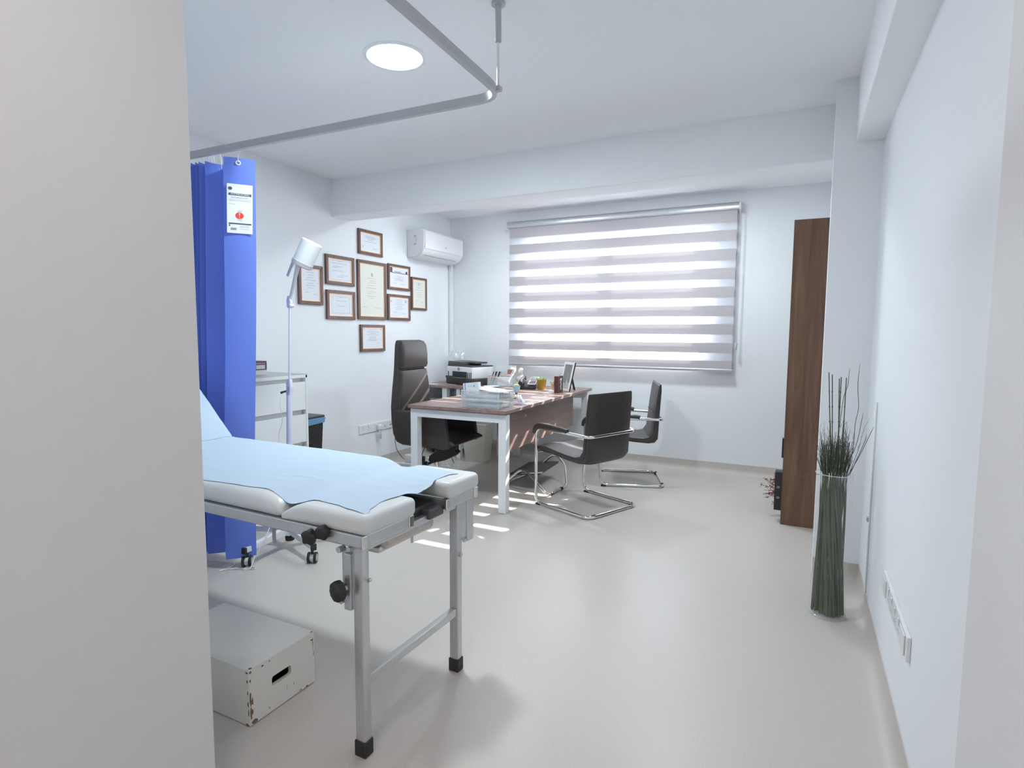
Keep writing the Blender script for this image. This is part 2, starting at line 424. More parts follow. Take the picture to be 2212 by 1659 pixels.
# coved vinyl skirting: 10 cm up the wall, rounded into the floor
def cove(name, path, inward):
    prof = [(0.0, 0.10), (0.004, 0.10), (0.005, 0.05), (0.012, 0.026), (0.026, 0.011), (0.05, 0.004), (0.085, 0.001), (0.085, 0.0), (0.0, 0.0)]
    bb = MB()
    for (p, q), nn in zip(zip(path, path[1:]), inward):
        nn = Vector((*nn, 0)); p = Vector((*p, 0)); q = Vector((*q, 0))
        bb.loft([[e + nn*a + Vector((0,0,z)) for a, z in prof] for e in (p, q)])
    return struct(name, bb, 'base', smooth=True)
cove('baseboard_left', [(XL, 0.94), (XL, YB)], [(1, 0)])
cove('baseboard_back', [(XL, YB), (XR, YB)], [(0, -1)])
cove('baseboard_right', [(XR, 1.255), (XR, 3.54), (0.107, 3.54)], [(-1, 0), (0, -1)])
cove('baseboard_front', [(XL, 0.94), (-1.345, 0.94)], [(0, 1)])
# window
wf = MB(); t = 0.045
y0, y1 = 5.835, 5.885
wf.box(WX0, WX1, y0, y1, WZ0, WZ0+t).box(WX0, WX1, y0, y1, WZ1-t, WZ1).box(WX0, WX0+t, y0, y1, WZ0, WZ1).box(WX1-t, WX1, y0, y1, WZ0, WZ1)
wf.box(-1.83, -1.70, y0-0.005, y1+0.005, WZ0, WZ1)
win = struct('window_1', wf, 'plastic', bevel=0.004)
MB().box(WX0+t, -1.83, 5.857, 5.863, WZ0+t, WZ1-t).build('pane', 'pane', win)
MB().box(-1.70, WX1-t, 5.857, 5.863, WZ0+t, WZ1-t).build('pane', 'pane', win)

# ------------------------------------------------------------------ zebra roller blind
bl = thing('roller_blind', 'day and night roller blind with grey bands and bright gauze bands over the window', 'blind', (-1.74, 5.72, 2.54))
c = MB(); n = 14
prof = [(5.795, 2.535), (5.745, 2.54), (5.715, 2.535), (5.697, 2.515), (5.693, 2.49), (5.70, 2.468), (5.72, 2.462), (5.795, 2.462)]
c.prism([(-2.925, y, z) for y, z in prof], (2.365, 0, 0)); c.build('cassette', 'alu', bl, smooth=True)
for x in (-2.94, -0.56):
    c = MB().prism([(x, y-(0.004 if y < 5.79 else 0), z+(0.004 if z > 2.5 else -0.004)) for y, z in prof], (0.015, 0, 0)); c.build('end_cap', 'plastic', bl)
for x in (-2.87, -1.87, -0.66):
    MB().box(x-0.02, x+0.02, 5.745, 5.797, 2.535, 2.55).build('bracket', 'plastic', bl)
edges = [2.470, 2.361, 2.289, 2.192, 2.118, 2.016, 1.945, 1.845, 1.774, 1.674, 1.601, 1.502, 1.428, 1.330, 1.253, 1.156, 1.082, 1.005]
for nm, yy, bow in (('front_fabric', 5.715, 0.004), ('rear_fabric', 5.765, -0.003)):
    f = MB()
    for i, (za, zb) in enumerate(zip(edges, edges[1:])):
        f.m('opaque' if i % 2 == 0 else 'sheer')
        dy = bow*math.sin(i*1.3)
        f.poly([(-2.90, yy+dy*0.0, za), (-0.575, yy, za), (-0.575, yy, zb), (-2.90, yy, zb)])
    f.build(nm, None, bl)
MB().rbox(-2.905, -0.56, 5.708, 5.775, 0.982, 1.010, 0.008).build('bottom_rail', 'alu', bl, smooth=True)
ch = MB().tube([(-0.548, 5.705, 2.47), (-0.546, 5.70, 1.25)], 0.0022, 6); ch.tube([(-0.535, 5.715, 2.47), (-0.540, 5.712, 1.25)], 0.0018, 6)
ch.build('pull_chain', 'plasticgrey', bl)
MB().rbox(-0.556, -0.532, 5.695, 5.717, 1.195, 1.255, 0.006).build('chain_weight', 'plasticgrey', bl, smooth=True)

# ------------------------------------------------------------------ ceiling light
cl = thing('ceiling_light', 'round recessed ceiling light glowing white inside the curtain rail', 'ceiling light', (-1.805, 2.33, 2.65))
MB().lathe([(0.150, 2.649), (0.150, 2.645), (0.146, 2.642), (0.132, 2.642), (0.132, 2.649)], (-1.805, 2.33, 0), 40, cap=False).build('trim_ring', 'whitemetal', cl, smooth=True)
MB().lathe([(0.001, 2.6445), (0.132, 2.6445)], (-1.805, 2.33, 0), 40, cap=False).build('diffuser', 'lamp', cl)

# ------------------------------------------------------------------ curtain rail
rl = thing('curtain_rail', 'grey aluminium curtain rail hung below the ceiling, bent at one corner', 'curtain rail', (-1.14, 2.17, 2.3))
def ribbon(path, w, z0, z1):
    bb = MB(); path = [Vector((p[0], p[1], 0)) for p in path]; secs = []
    for i, p in enumerate(path):
        a = path[max(i-1, 0)]; c_ = path[min(i+1, len(path)-1)]
        t_ = (c_-a).normalized(); nn = Vector((-t_.y, t_.x, 0))*w/2
        secs.append([p-nn+Vector((0,0,z0)), p+nn+Vector((0,0,z0)), p+nn+Vector((0,0,z1)), p-nn+Vector((0,0,z1))])
    bb.loft(secs); return bb
pth = rpath([(-3.715, 2.13, 0), (-1.135, 2.17, 0), (-1.085, 0.945, 0)], 0.12, 10)
ribbon(pth, 0.012, 2.283, 2.318).build('track', 'railalu', rl, smooth=True)
ribbon(pth, 0.020, 2.281, 2.2845).build('track_lip', 'plasticgrey', rl)
MB().cyl((-1.148, 2.150, 2.318), (-1.148, 2.150, 2.65), 0.0055, 12).build('drop_rod', 'chrome', rl, smooth=True)
MB().cyl((-1.148, 2.150, 2.50), (-1.148, 2.150, 2.642), 0.013, 16).build('rod_sleeve', 'railalu', rl, smooth=True)
MB().cyl((-1.148, 2.150, 2.64), (-1.148, 2.150, 2.65), 0.028, 20).build('ceiling_flange', 'railalu', rl, smooth=True)
MB().cbox((-1.150, 2.150, 2.318), (0.03, 0.03, 0.02)).build('clamp', 'railalu', rl, bevel=0.003)
MB().box(-3.72, -3.70, 2.10, 2.16, 2.26, 2.34).build('wall_bracket', 'railalu', rl, bevel=0.003)

# ------------------------------------------------------------------ blue curtain
cu = thing('curtain', 'royal blue disposable cubicle curtain pushed into pleats at the rail end', 'curtain', (-2.8, 2.15, 0.05))
plan = [(-2.644, 2.215), (-2.736, 2.091), (-2.790, 2.222), (-2.898, 2.100), (-2.895, 2.222), (-2.942, 2.096), (-2.938, 2.22), (-2.966, 2.092), (-2.968, 2.22), (-2.998, 2.09), (-3.00, 2.22), (-3.04, 2.09), (-3.045, 2.22), (-3.09, 2.09), (-3.10, 2.22), (-3.15, 2.09)]
pp = []
for a, b_ in zip(plan, plan[1:]):
    a = Vector((*a, 0)); b_ = Vector((*b_, 0)); nn = Vector((-(b_-a).y, (b_-a).x, 0)).normalized()
    for k in range(8):
        t_ = k/8; pp.append(a.lerp(b_, t_) + nn*0.010*math.sin(math.pi*t_)*(1 if len(pp) < 8 else 0.5))
pp.append(Vector((*plan[-1], 0)))
def cfun(u, v):
    i = u*(len(pp)-1); k = min(int(i), len(pp)-2); p = pp[k].lerp(pp[k+1], i-k)
    top = 2.238 + (0.03 if abs(u-0.066) < 0.03 else 0)*0.0
    if u > 1/15: top = 2.238 - 0.012*math.sin((u*15 % 1)*math.pi)
    z = top - v*(top-0.055)
    wob = 0.006*noise.noise(Vector((p.x*3, p.y*3, z*1.2)))
    return (p.x - 0.10*v + wob, p.y + 0.004*math.sin(6*v) + wob, z)
MB().grid(cfun, len(pp)-1, 26).build('cloth', 'curtain', cu, smooth=True)
# label, placed on the flat outer pleat
def onpleat(s, z, off=0.0):
    v = (2.238-z)/(2.238-0.055)
    a, b_ = Vector((*plan[1], 0)), Vector((*plan[0], 0))
    p = a.lerp(b_, s); nn = Vector(((b_-a).y, -(b_-a).x, 0)).normalized()
    return Vector((p.x-0.10*v, p.y, z)) + nn*(off)
pu = (onpleat(1, 2)-onpleat(0, 2)).normalized(); pn = Vector((pu.y, -pu.x, 0)); pv = pn.cross(pu)*1
pv = Vector((0, 0, 1)); LW = 0.150
def lab(x0, x1, z0, z1, off=0.0122):
    return [onpleat(x0, z0, off), onpleat(x1, z0, off), onpleat(x1, z1, off), onpleat(x0, z1, off)]
lb = MB().prism(lab(0.10, 0.90, 1.850, 2.103), pn*0.001).build('label', 'paper', cu)
k = MB(); k.prism(lab(0.15, 0.86, 2.044, 2.056, 0.0135), pn*0.0003); k.prism(lab(0.15, 0.86, 1.896, 1.903, 0.0135), pn*0.0003)
for i in range(9):
    s0 = 0.22+i*0.02; k.prism(lab(s0, s0+(0.007 if i % 2 else 0.013), 1.866, 1.878, 0.0135), pn*0.0003)
for z0, z1 in ((1.884, 1.887),): k.prism(lab(0.16, 0.20, z0+0.001, z1+0.006, 0.0135), pn*0.0003)
k.build('printed_bars', 'inkdark', lb)
k = MB()
for z in (2.022, 2.016, 1.999, 1.966, 1.962, 1.920, 1.915, 1.888, 1.882, 1.872):
    a0, a1_ = (0.16, 0.84) if z > 2.0 else ((0.16, 0.36) if z > 1.99 else ((0.42, 0.58) if z > 1.9 else (0.5, 0.8)))
    k.prism(lab(a0, a1_, z, z+0.0022, 0.0135), pn*0.0003)
k.build('small_print', 'ink', lb)
def lmx(s, z, off): 
    m_ = Matrix((pu, pv, pn)).transposed().to_4x4(); m_.translation = onpleat(s, z, off); return m_
k = MB(); c0 = lmx(0.49, 1.942, 0.0137)
k.prism([c0 @ Vector((0.020*math.cos(t_), 0.017*math.sin(t_), 0)) for t_ in [i*2*math.pi/24 for i in range(24)]], pn*0.0004); k.build('red_oval', 'red', lb)
k = MB(); c1 = lmx(0.20, 2.079, 0.0137); k.prism([c1 @ Vector((0.010*math.cos(t_), 0.0085*math.sin(t_), 0)) for t_ in [i*2*math.pi/24 for i in range(24)]], pn*0.0004)
k.build('round_logo', 'inkdark', lb)
text_mesh('exclamation_mark', '!', 0.036, lmx(0.49, 1.942, 0.0146), 'paper', lb)
text_mesh('lettering', 'ANTIMICROBIAL', 0.0125, lmx(0.505, 2.050, 0.0144), 'paper', lb)
text_mesh('lettering', 'DISPOSABLE CURTAIN', 0.0082, lmx(0.505, 2.034, 0.0140), 'ink', lb)
# eyelets and cords
def hook(s_mid, zt, px=None):
    p = px if px else onpleat(s_mid, 2.212, 0.012)
    bb = MB(); bb.tube([p + pu*0.010*math.cos(a) + pv*0.010*math.sin(a) for a in [i*math.pi/8 for i in range(16)]], 0.0035, 6, closed=True)
    e = bb.build('eyelet', 'plastic', cu, smooth=True)
    MB().tube([p + pn*0.004, p + pn*0.004 + Vector((0,0,0.03)), Vector((p.x*0.9+(-2.68)*0.1 if px is None else p.x, 2.155, 2.282))], 0.0016, 6).build('hook', 'plastic', e)
hook(0.45, 0)
for i in range(2, 15):
    q = Vector((*plan[i], 0)).lerp(Vector((*plan[i+1], 0)), 0.5) if i+1 < len(plan) else Vector((*plan[i], 0))
    hook(0, 0, Vector((q.x, q.y, 2.205)))

# ------------------------------------------------------------------ air conditioner, frames on the left wall
ac = thing('air_conditioner', 'white wall-mounted split air conditioner high in the left corner', 'air conditioner', (-3.62, 5.33, 2.10))
prof = [(-3.72, 2.11), (-3.60, 2.11), (-3.535, 2.145), (-3.505, 2.185), (-3.50, 2.25), (-3.500, 2.36), (-3.515, 2.39), (-3.56, 2.398), (-3.72, 2.398)]
MB().prism([(x, 4.965, z) for x, z in prof], (0, 0.755, 0)).build('housing', 'plastic', ac, smooth=True, bevel=0.012, seg=3)
MB().rbox(-3.503, -3.493, 4.975, 5.71, 2.195, 2.37, 0.004).build('front_panel', 'plastic', ac, smooth=True)
MB().cbox((-3.548, 5.34, 2.136), (0.012, 0.60, 0.003), ry=-28).build('air_flap', 'plasticgrey', ac)
k = MB(); k.box(-3.625, -3.600, 4.9605, 4.965, 2.235, 2.33); k.build('side_grille', 'plasticgrey', ac)
k = MB(); k.box(-3.622, -3.603, 4.9590, 4.9605, 2.25, 2.315); k.build('rating_label', 'paper', ac)
text_mesh('lettering', 'AUX', 0.019, Matrix.Translation((-3.4925, 5.36, 2.245)) @ rotm(90, 0, 90), 'ink', ac)
pc = tag(MB().box(-3.715, -3.675, 5.755, 5.795, 0.10, 2.12).build('pipe_trunking', 'wall', bevel=0.004), 'white pipe trunking running down the left corner below the air conditioner', 'trunking')

def certificate(label, ya, yb, z0, z1, bw, paper, style, dark=False, tilt=0.0):
    t_ = thing('framed_certificate', label, 'picture frame', (-3.715, (ya+yb)/2, z0), 0, 'framed certificates on the left wall')
    w_, h_ = yb-ya, z1-z0; xf = -3.70
    MX = Matrix.Translation((0, (ya+yb)/2, (z0+z1)/2)) @ Matrix.Rotation(R(tilt), 4, 'X')
    fr = MB(); W2, H2 = w_/2, h_/2; tn = bw
    def bar(o_):      # mitred bar
        fr.prism([MX @ Vector((-3.718, *p)) for p in o_], (0.020, 0, 0))
    bar([(-W2, -H2), (W2, -H2), (W2-tn, -H2+tn), (-W2+tn, -H2+tn)]); bar([(-W2, H2), (-W2+tn, H2-tn), (W2-tn, H2-tn), (W2, H2)])
    bar([(-W2, -H2), (-W2+tn, -H2+tn), (-W2+tn, H2-tn), (-W2, H2)]); bar([(W2, -H2), (W2, H2), (W2-tn, H2-tn), (W2-tn, -H2+tn)])
    fr.build('frame', 'frame' if not dark else 'frame', t_, bevel=0.003)
    g = MB(); a = tn; c_ = tn+0.006
    for q in ([(-W2+a, -H2+a), (W2-a, -H2+a), (W2-c_, -H2+c_), (-W2+c_, -H2+c_)], [(-W2+a, H2-a), (-W2+c_, H2-c_), (W2-c_, H2-c_), (W2-a, H2-a)],
              [(-W2+a, -H2+a), (-W2+c_, -H2+c_), (-W2+c_, H2-c_), (-W2+a, H2-a)], [(W2-a, -H2+a), (W2-a, H2-a), (W2-c_, H2-c_), (W2-c_, -H2+c_)]):
        g.prism([MX @ Vector((-3.716, *p)) for p in q], (0.013, 0, 0))
    g.build('gilt_slip', 'gold', t_)
    pg = MB().prism([MX @ Vector((-3.716, *p)) for p in ((-W2+a, -H2+a), (W2-a, -H2+a), (W2-a, H2-a), (-W2+a, H2-a))], (0.008, 0, 0)).build('certificate_sheet', paper, t_)
    ik = MB(); xi = -3.7078; iw, ih = W2-c_, H2-c_
    def ln(y0_, y1_, zc, th=0.0022):
        ik.prism([MX @ Vector((xi, *p)) for p in ((y0_*iw, zc*ih-th), (y1_*iw, zc*ih-th), (y1_*iw, zc*ih+th), (y0_*iw, zc*ih+th))], (0.0006, 0, 0))
    for (a0, a1_, zc) in style.get('lines', []): ln(a0, a1_, zc)
    if style.get('border'):
        e = style['border']
        for s_ in (-1, 1):
            ln(-e, e, s_*e, 0.0012)
            ik.prism([MX @ Vector((xi, *p)) for p in ((s_*e*iw-0.0012, -e*ih), (s_*e*iw+0.0012, -e*ih), (s_*e*iw+0.0012, e*ih), (s_*e*iw-0.0012, e*ih))], (0.0006, 0, 0))
    for (yc, zc, r_) in style.get('seals', []):
        ik.prism([MX @ Vector((xi, yc*iw+r_*math.cos(q), zc*ih+r_*math.sin(q))) for q in [i*math.pi/8 for i in range(16)]], (0.0007, 0, 0))
    if len(ik.bm.faces): ik.build('faint_print', 'ink', pg)
    dk = MB(); nd = 0
    for (y0_, y1_, z0_, z1_) in style.get('dark', []):
        dk.prism([MX @ Vector((xi+0.0003, *p)) for p in ((y0_*iw, z0_*ih), (y1_*iw, z0_*ih), (y1_*iw, z1_*ih), (y0_*iw, z1_*ih))], (0.0007, 0, 0)); nd += 1
    if nd: dk.build('dark_print', style.get('dm', 'inkdark'), pg)
    return t_
L1 = [(-.45, .45, .72), (-.6, .6, .62), (-.5, .5, .52), (-.3, .3, .42), (-.25, .25, .3), (-.6, .6, .1), (.2, .7, -.55), (.25, .6, -.65)]
L2 = [(-.75, .6, .65), (-.1, .1, .85), (-.6, .2, .35), (-.7, -.2, .25), (-.7, .3, -.05), (.1, .7, -.45), (-.2, .3, -.6)]
L3 = [(-.4, .4, .8), (-.3, .3, .62), (-.35, .35, .45), (-.6, .6, .3), (-.3, .3, .1), (-.5, .5, -.05), (-.35, .35, -.2), (-.6, -.2, -.5), (.3, .7, -.6)]
LC_ = [(-.45, .35, .48), (-.2, .25, .38), (-.35, .35, .3), (-.42, .3, .2), (-.45, .35, .1), (-.3, .4, -.05), (-.35, .2, -.12), (-.42, .32, -.22), (-.2, .2, -.3), (-.8, -.45, -.66), (.2, .7, -.68)]
L4 = [(-.3, .45, .1), (-.2, .2, -.02), (-.55, .55, -.12), (-.4, .4, -.22), (-.5, .5, -.32), (-.6, -.2, -.62), (.1, .6, -.66)]
certificate('framed white certificate hanging alone at the very top of the group', 4.212, 4.555, 2.060, 2.290, .026, 'paper', dict(lines=L1, seals=[(-.75, -.5, .009)]))
certificate('upright framed certificate farthest left, partly behind the lamp head', 3.484, 3.755, 1.560, 1.890, .030, 'paper', dict(lines=L3))
certificate('square framed certificate with thin line border, above its twin left of the tall cream one', 3.792, 4.149, 1.748, 2.006, .030, 'paper', dict(lines=L2, border=.9))
certificate('square framed certificate with double border, below its twin left of the tall cream one', 3.795, 4.152, 1.444, 1.700, .030, 'paper', dict(lines=[(-.1, .1, .75), (-.45, .5, .4), (-.3, .4, -.1), (-.1, .1, -.8)], border=.78))
certificate('large tall framed certificate on cream paper in the middle of the group', 4.193, 4.603, 1.452, 2.006, .030, 'cream', dict(lines=LC_, seals=[(0, .6, .014), (-.02, .66, .008)]))
certificate('framed diploma with dark ornate band across its top', 4.635, 4.997, 1.762, 2.016, .024, 'paper', dict(lines=L4, dark=[(-.98, -.72, .45, .98), (-.72, .98, .42, .48), (.72, .9, .48, .72), (-.5, .2, .55, .60)], dm='purple'))
certificate('framed certificate with two round blue seals, under the diploma with the dark band', 4.628, 4.994, 1.455, 1.715, .026, 'paper', dict(lines=L3, seals=[(.74, .68, .017), (-.85, .62, .012)]))
certificate('narrow framed cream certificate farthest right of the group', 5.020, 5.295, 1.572, 1.918, .022, 'cream', dict(lines=L3, seals=[(0, .72, .012)]))
certificate('small framed certificate hanging lowest, beneath the tall cream one', 4.220, 4.574, 1.148, 1.404, .026, 'paper', dict(lines=[(-.3, .3, .82), (-.6, .6, .62), (-.35, .35, .45), (-.6, .6, .33), (-.3, .3, .12), (-.3, .3, 0), (-.45, .45, -.14), (-.45, .4, -.24), (.4, .7, -.5)], seals=[(-.85, .9, .008), (.85, .88, .008)]))
# ------------------------------------------------------------------ examination couch
ec = thing('examination_couch', 'examination couch with white vinyl pads on a square steel frame, backrest raised', 'examination couch', (-2.0, 1.66, 0))
Z0, Z1 = 0.683, 0.722
def rail(x0, x1, y0, y1, nm='side_rail', mt='alu', z0=Z0, z1=Z1): return MB().box(x0, x1, y0, y1, z0, z1).build(nm, mt, ec, bevel=0.004)
rail(-3.05, -1.145, 1.297, 1.322); rail(-3.05, -1.145, 1.925, 1.950)
rail(-1.170, -1.145, 1.322, 1.535, 'end_rail', 'steel'); rail(-1.170, -1.145, 1.740, 1.925, 'end_rail', 'steel')
rail(-3.05, -3.02, 1.322, 1.925, 'end_rail'); rail(-1.42, -1.39, 1.322, 1.925, 'cross_rail'); rail(-2.58, -2.55, 1.322, 1.925, 'cross_rail')
rail(-1.42, -1.145, 1.740, 1.752, 'inner_rail'); rail(-1.42, -1.145, 1.525, 1.537, 'inner_rail')
for y in (1.530, 1.746, 1.942, 1.305):
    MB().box(-1.147, -1.1405, y-0.013, y+0.013, Z0-0.001, Z1+0.001).build('end_cap', 'chrome', ec, bevel=0.003)
def smooth01(t): t = max(0.0, min(1.0, t)); return t*t*(3-2*t)
def ptop(x):
    """height of the couch padding along its length"""
    if x < -1.497:
        return 0.797 - 0.032*max(0.0, (x+1.63)/0.133)**2.2
    return 0.738 + 0.047*math.sin(min(1, (x+1.497)/0.115)*math.pi/2)
def pad(nm, outline, z0, z1, r=0.034, mx=None, cuts=(), deform=None):
    bb = MB().prism([(x, y, z0) for x, y in outline], (0, 0, z1-z0)); bm_ = bb.bm
    bmesh.ops.recalc_face_normals(bm_, faces=list(bm_.faces))
    bmesh.ops.bevel(bm_, geom=list(bm_.edges), offset=r, segments=6, affect='EDGES', profile=0.5, clamp_overlap=True)
    for cx_ in cuts:
        bmesh.ops.bisect_plane(bm_, geom=list(bm_.verts)+list(bm_.edges)+list(bm_.faces), plane_co=(cx_, 0, 0), plane_no=(1, 0, 0))
    if deform:
        for v in bm_.verts:
            f_ = max(0.0, (v.co.z-z0)/(z1-z0)); v.co.z = z0 + (deform(v.co.x)-z0)*f_
    if mx: bm_.transform(mx)
    return bb.build(nm, 'pad', ec, smooth=True)
CUT = [-1.70+0.012*i for i in range(1, 30)]
pad('middle_pad', [(-2.60, 1.292), (-1.490, 1.292), (-1.490, 1.948), (-2.60, 1.948)], 0.722, 0.797, 0.034, cuts=CUT, deform=ptop)
pad('foot_pad', [(-1.497, 1.292), (-1.128, 1.292), (-1.128, 1.545), (-1.33, 1.545), (-1.36, 1.575), (-1.36, 1.71), (-1.33, 1.74), (-1.128, 1.74), (-1.128, 1.948), (-1.497, 1.948)], 0.722, 0.785, 0.028, cuts=CUT, deform=ptop)
piv = Vector((-2.60, 1.66, 0.775)); bmx = Matrix.Translation(piv) @ Matrix.Rotation(R(43), 4, 'Y') @ Matrix.Translation(-piv)
pad('backrest_pad', [(-3.20, 1.292), (-2.605, 1.292), (-2.605, 1.948), (-3.20, 1.948)], 0.722, 0.797, mx=bmx)
bb = MB().box(-3.15, -2.60, 1.32, 1.93, 0.705, 0.722); bb.bm.transform(bmx); bb.build('backrest_board', 'black', ec)
MB().box(-2.54, -1.50, 1.325, 1.923, 0.712, 0.724).build('pad_board', 'black', ec)
MB().box(-1.45, -1.36, 1.325, 1.923, 0.712, 0.724).build('pad_board', 'black', ec)
for x, y, full in ((-1.182, 1.330, 1), (-1.182, 1.855, 1), (-2.80, 1.330, 1), (-2.80, 1.855, 1)):
    lg = MB().box(x-0.0195, x+0.0195, y-0.0165, y+0.0165, 0.045, Z0).build('leg', 'steel', ec, bevel=0.005, seg=3)
    MB().rbox(x-0.0225, x+0.0225, y-0.020, y+0.020, 0.0, 0.052, 0.004).build('rubber_foot', 'rubber', lg)
for x in (-1.182, -2.80):
    MB().box(x-0.014, x+0.014, 1.3465, 1.8385, 0.228, 0.258).build('stretcher', 'steel', ec, bevel=0.004)
    MB().box(x-0.014, x+0.014, 1.3465, 1.8385, 0.66, 0.684).build('leg_crossbar', 'steel', ec, bevel=0.004)
# height brackets near and far
bk = MB().box(-1.256, -1.206, 1.325, 1.332, 0.52, 0.662); bk.box(-1.230, -1.203, 1.304, 1.336, 0.475, 0.655); bk.box(-1.206, -1.20, 1.315, 1.34, 0.475, 0.655)
bk = bk.build('height_bracket', 'alu', ec, bevel=0.003)
for z, x in ((0.662, -1.246), (0.500, -1.242)): MB().cyl((x, 1.300, z), (x, 1.325, z), 0.0095, 12).build('bolt', 'steel', bk, smooth=True)
MB().cyl((-1.15, 1.325, 0.575), (-1.15, 1.335, 0.575), 0.006, 10).build('bolt', 'steel', bk)
MB().cyl((-1.205, 1.3, 0.672), (-1.205, 1.34, 0.672), 0.008, 10).build('bolt', 'steel', bk)
def knob(p, q, r, par, lobes=7):
    p, q = Vector(p), Vector(q); a = (q-p).normalized(); u = a.orthogonal().normalized(); w_ = a.cross(u); bb = MB(); secs = []
    for t_, s_ in ((0, .55), (.15, .92), (.35, 1), (.7, 1), (.88, .93), (1, .7)):
        c_ = p.lerp(q, t_); secs.append([c_ + (u*math.cos(x)+w_*math.sin(x))*r*s_*(1+(0.12 if lobes < 7 else 0.05)*math.cos(lobes*x)) for x in [i*2*math.pi/42 for i in range(42)]])
    bb.loft(secs); return bb.build('knob', 'rubber', par, smooth=True)
knob((-1.222, 1.296, 0.545), (-1.234, 1.262, 0.543), 0.031, bk, 9)
MB().cyl((-1.218, 1.320, 0.545), (-1.224, 1.294, 0.544), 0.008).build('knob_stem', 'steel', bk)
knob((-1.336, 1.282, 0.701), (-1.328, 1.254, 0.698), 0.0235, ec, 5); knob((-1.296, 1.296, 0.717), (-1.286, 1.268, 0.715), 0.0215, ec, 5)
MB().cyl((-1.335, 1.297, 0.697), (-1.300, 1.283, 0.708), 0.011, 12).build('knob_stem', 'rubber', ec)
fb = MB().box(-1.20, -1.168, 1.872, 1.922, 0.525, 0.683); fb.box(-1.212, -1.168, 1.922, 1.965, 0.502, 0.683); fb.box(-1.172, -1.164, 1.910, 1.926, 0.515, 0.683)
fb = fb.build('height_bracket', 'alu', ec, bevel=0.005, seg=3)
MB().cyl((-1.165, 1.885, 0.52), (-1.155, 1.885, 0.52), 0.008, 10).build('bolt', 'steel', fb)
MB().cyl((-1.162, 1.852, 0.475), (-1.154, 1.852, 0.475), 0.009, 12).build('bolt', 'steel', ec, smooth=True)
# dark sliding tray under the cut-out, steel basin below it
MB().rbox(-1.44, -1.19, 1.545, 1.735, 0.655, 0.715, 0.012).build('slide_tray', 'black', ec, smooth=True)
MB().box(-1.195, -1.155, 1.65, 1.738, 0.668, 0.705).build('tray_slide', 'handset', ec, bevel=0.006)
bs = MB().rbox(-1.60, -1.270, 1.555, 1.845, 0.565, 0.655, 0.022, 4).build('basin', 'plasticwarm' if 'plasticwarm' in M else 'plastic', ec, smooth=True)
k = MB().box(-1.2705, -1.2684, 1.735, 1.828, 0.588, 0.628); k.build('rating_label', 'paper', bs)
k = MB()
for z in (.595, .602, .608, .614, .621): k.box(-1.2686, -1.2678, 1.742, 1.820, z, z+0.0015)
k.build('faint_print', 'ink', bs)
MB().rbox(-1.63, -1.29, 1.535, 1.65, 0.558, 0.585, 0.012).build('basin_lip', 'steel', ec, smooth=True)
MB().cyl((-1.285, 1.715, 0.567), (-1.285, 1.715, 0.545), 0.005, 10).build('pin', 'steel', ec)
MB().cyl((-1.69, 1.43, 0.70), (-1.69, 1.43, 0.565), 0.0065, 12).build('pin', 'plasticgrey', ec, smooth=True)

# paper sheet
ZT = 0.802
def padz(x, y):
    z = ptop(x) if x > -1.70 else 0.797
    if -1.56 < x < -1.41:            # the sheet bridges the gap between the two pads
        q = (x+1.485)/0.075; z = max(z, 0.768 + 0.014*q*q)
    e_ = -1.128 - x
    if e_ < 0.032: z -= 0.030 - math.sqrt(max(0, 0.030**2-(0.030-max(min(e_, .03), 0))**2))*1.0
    if -1.34 < x and 1.55 < y < 1.74: z -= 0.012*math.sin((y-1.55)/0.19*math.pi)*min(1, (x+1.34)/0.12)
    dy = min(y-1.292, 1.948-y)
    if dy < 0.034: z -= 0.034-math.sqrt(max(0, 0.034**2-(0.034-max(dy, 0))**2))
    return z
near = [(-3.1, 1.312), (-1.95, 1.312), (-1.70, 1.325), (-1.60, 1.338), (-1.52, 1.330), (-1.47, 1.322), (-1.43, 1.336), (-1.38, 1.350), (-1.30, 1.345), (-1.22, 1.328), (-1.14, 1.315)]
foot = [(0, 0.0), (0.10, -0.030), (0.22, -0.050), (0.36, -0.040), (0.50, -0.030), (0.66, -0.040), (0.80, -0.062), (0.92, -0.060), (1, -0.040)]
def interp(t_, tab):
    for (a, fa), (b_, fb_) in zip(tab, tab[1:]):
        if t_ <= b_: s_ = (t_-a)/(b_-a); s_ = s_*s_*(3-2*s_); return fa+(fb_-fa)*s_
    return tab[-1][1]
def sf(u, v):
    x = -3.02 + u*(3.02-1.142)
    yn = interp(x, near); yf = 1.928 if x < -1.45 else 1.928-0.05*min(1, (x+1.45)/0.3)
    y = yn + (yf-yn)*v
    if u > 0.8: x += interp(v, foot)*(u-0.8)/0.2
    z = padz(x, y) + 0.0022 + 0.0022*noise.noise(Vector((x*9, y*11, 0))) + 0.0012*noise.noise(Vector((x*30, y*26, 3)))
    for cx_, cy_, a_, L_ in ((-1.22, 1.62, 0.5, 0.10), (-1.25, 1.66, 0.9, 0.08), (-1.62, 1.52, 0.2, 0.12), (-1.30, 1.58, 0.1, 0.09), (-1.28, 1.45, 1.6, 0.07)):
        dx, dy = x-cx_, y-cy_; q = dx*math.cos(a_)+dy*math.sin(a_); w_ = -dx*math.sin(a_)+dy*math.cos(a_)
        z += 0.0035*math.exp(-(q/L_)**2-(w_/0.010)**2)
    if x < -2.59:
        q = bmx @ Vector((x+0.01, y, z+0.003)); t_ = smooth01((-2.59-x)/0.03); return (x+(q.x-x)*t_, y, z+(q.z-z)*t_)
    return (x, y, z)
ps = MB().grid(sf, 150, 70).build('paper_sheet', 'sheet', None, smooth=True)
turn = Matrix.Translation((-1.142, 1.31, 0)) @ Matrix.Rotation(R(-1.3), 4, 'Z') @ Matrix.Translation((1.142, -1.31, 0))
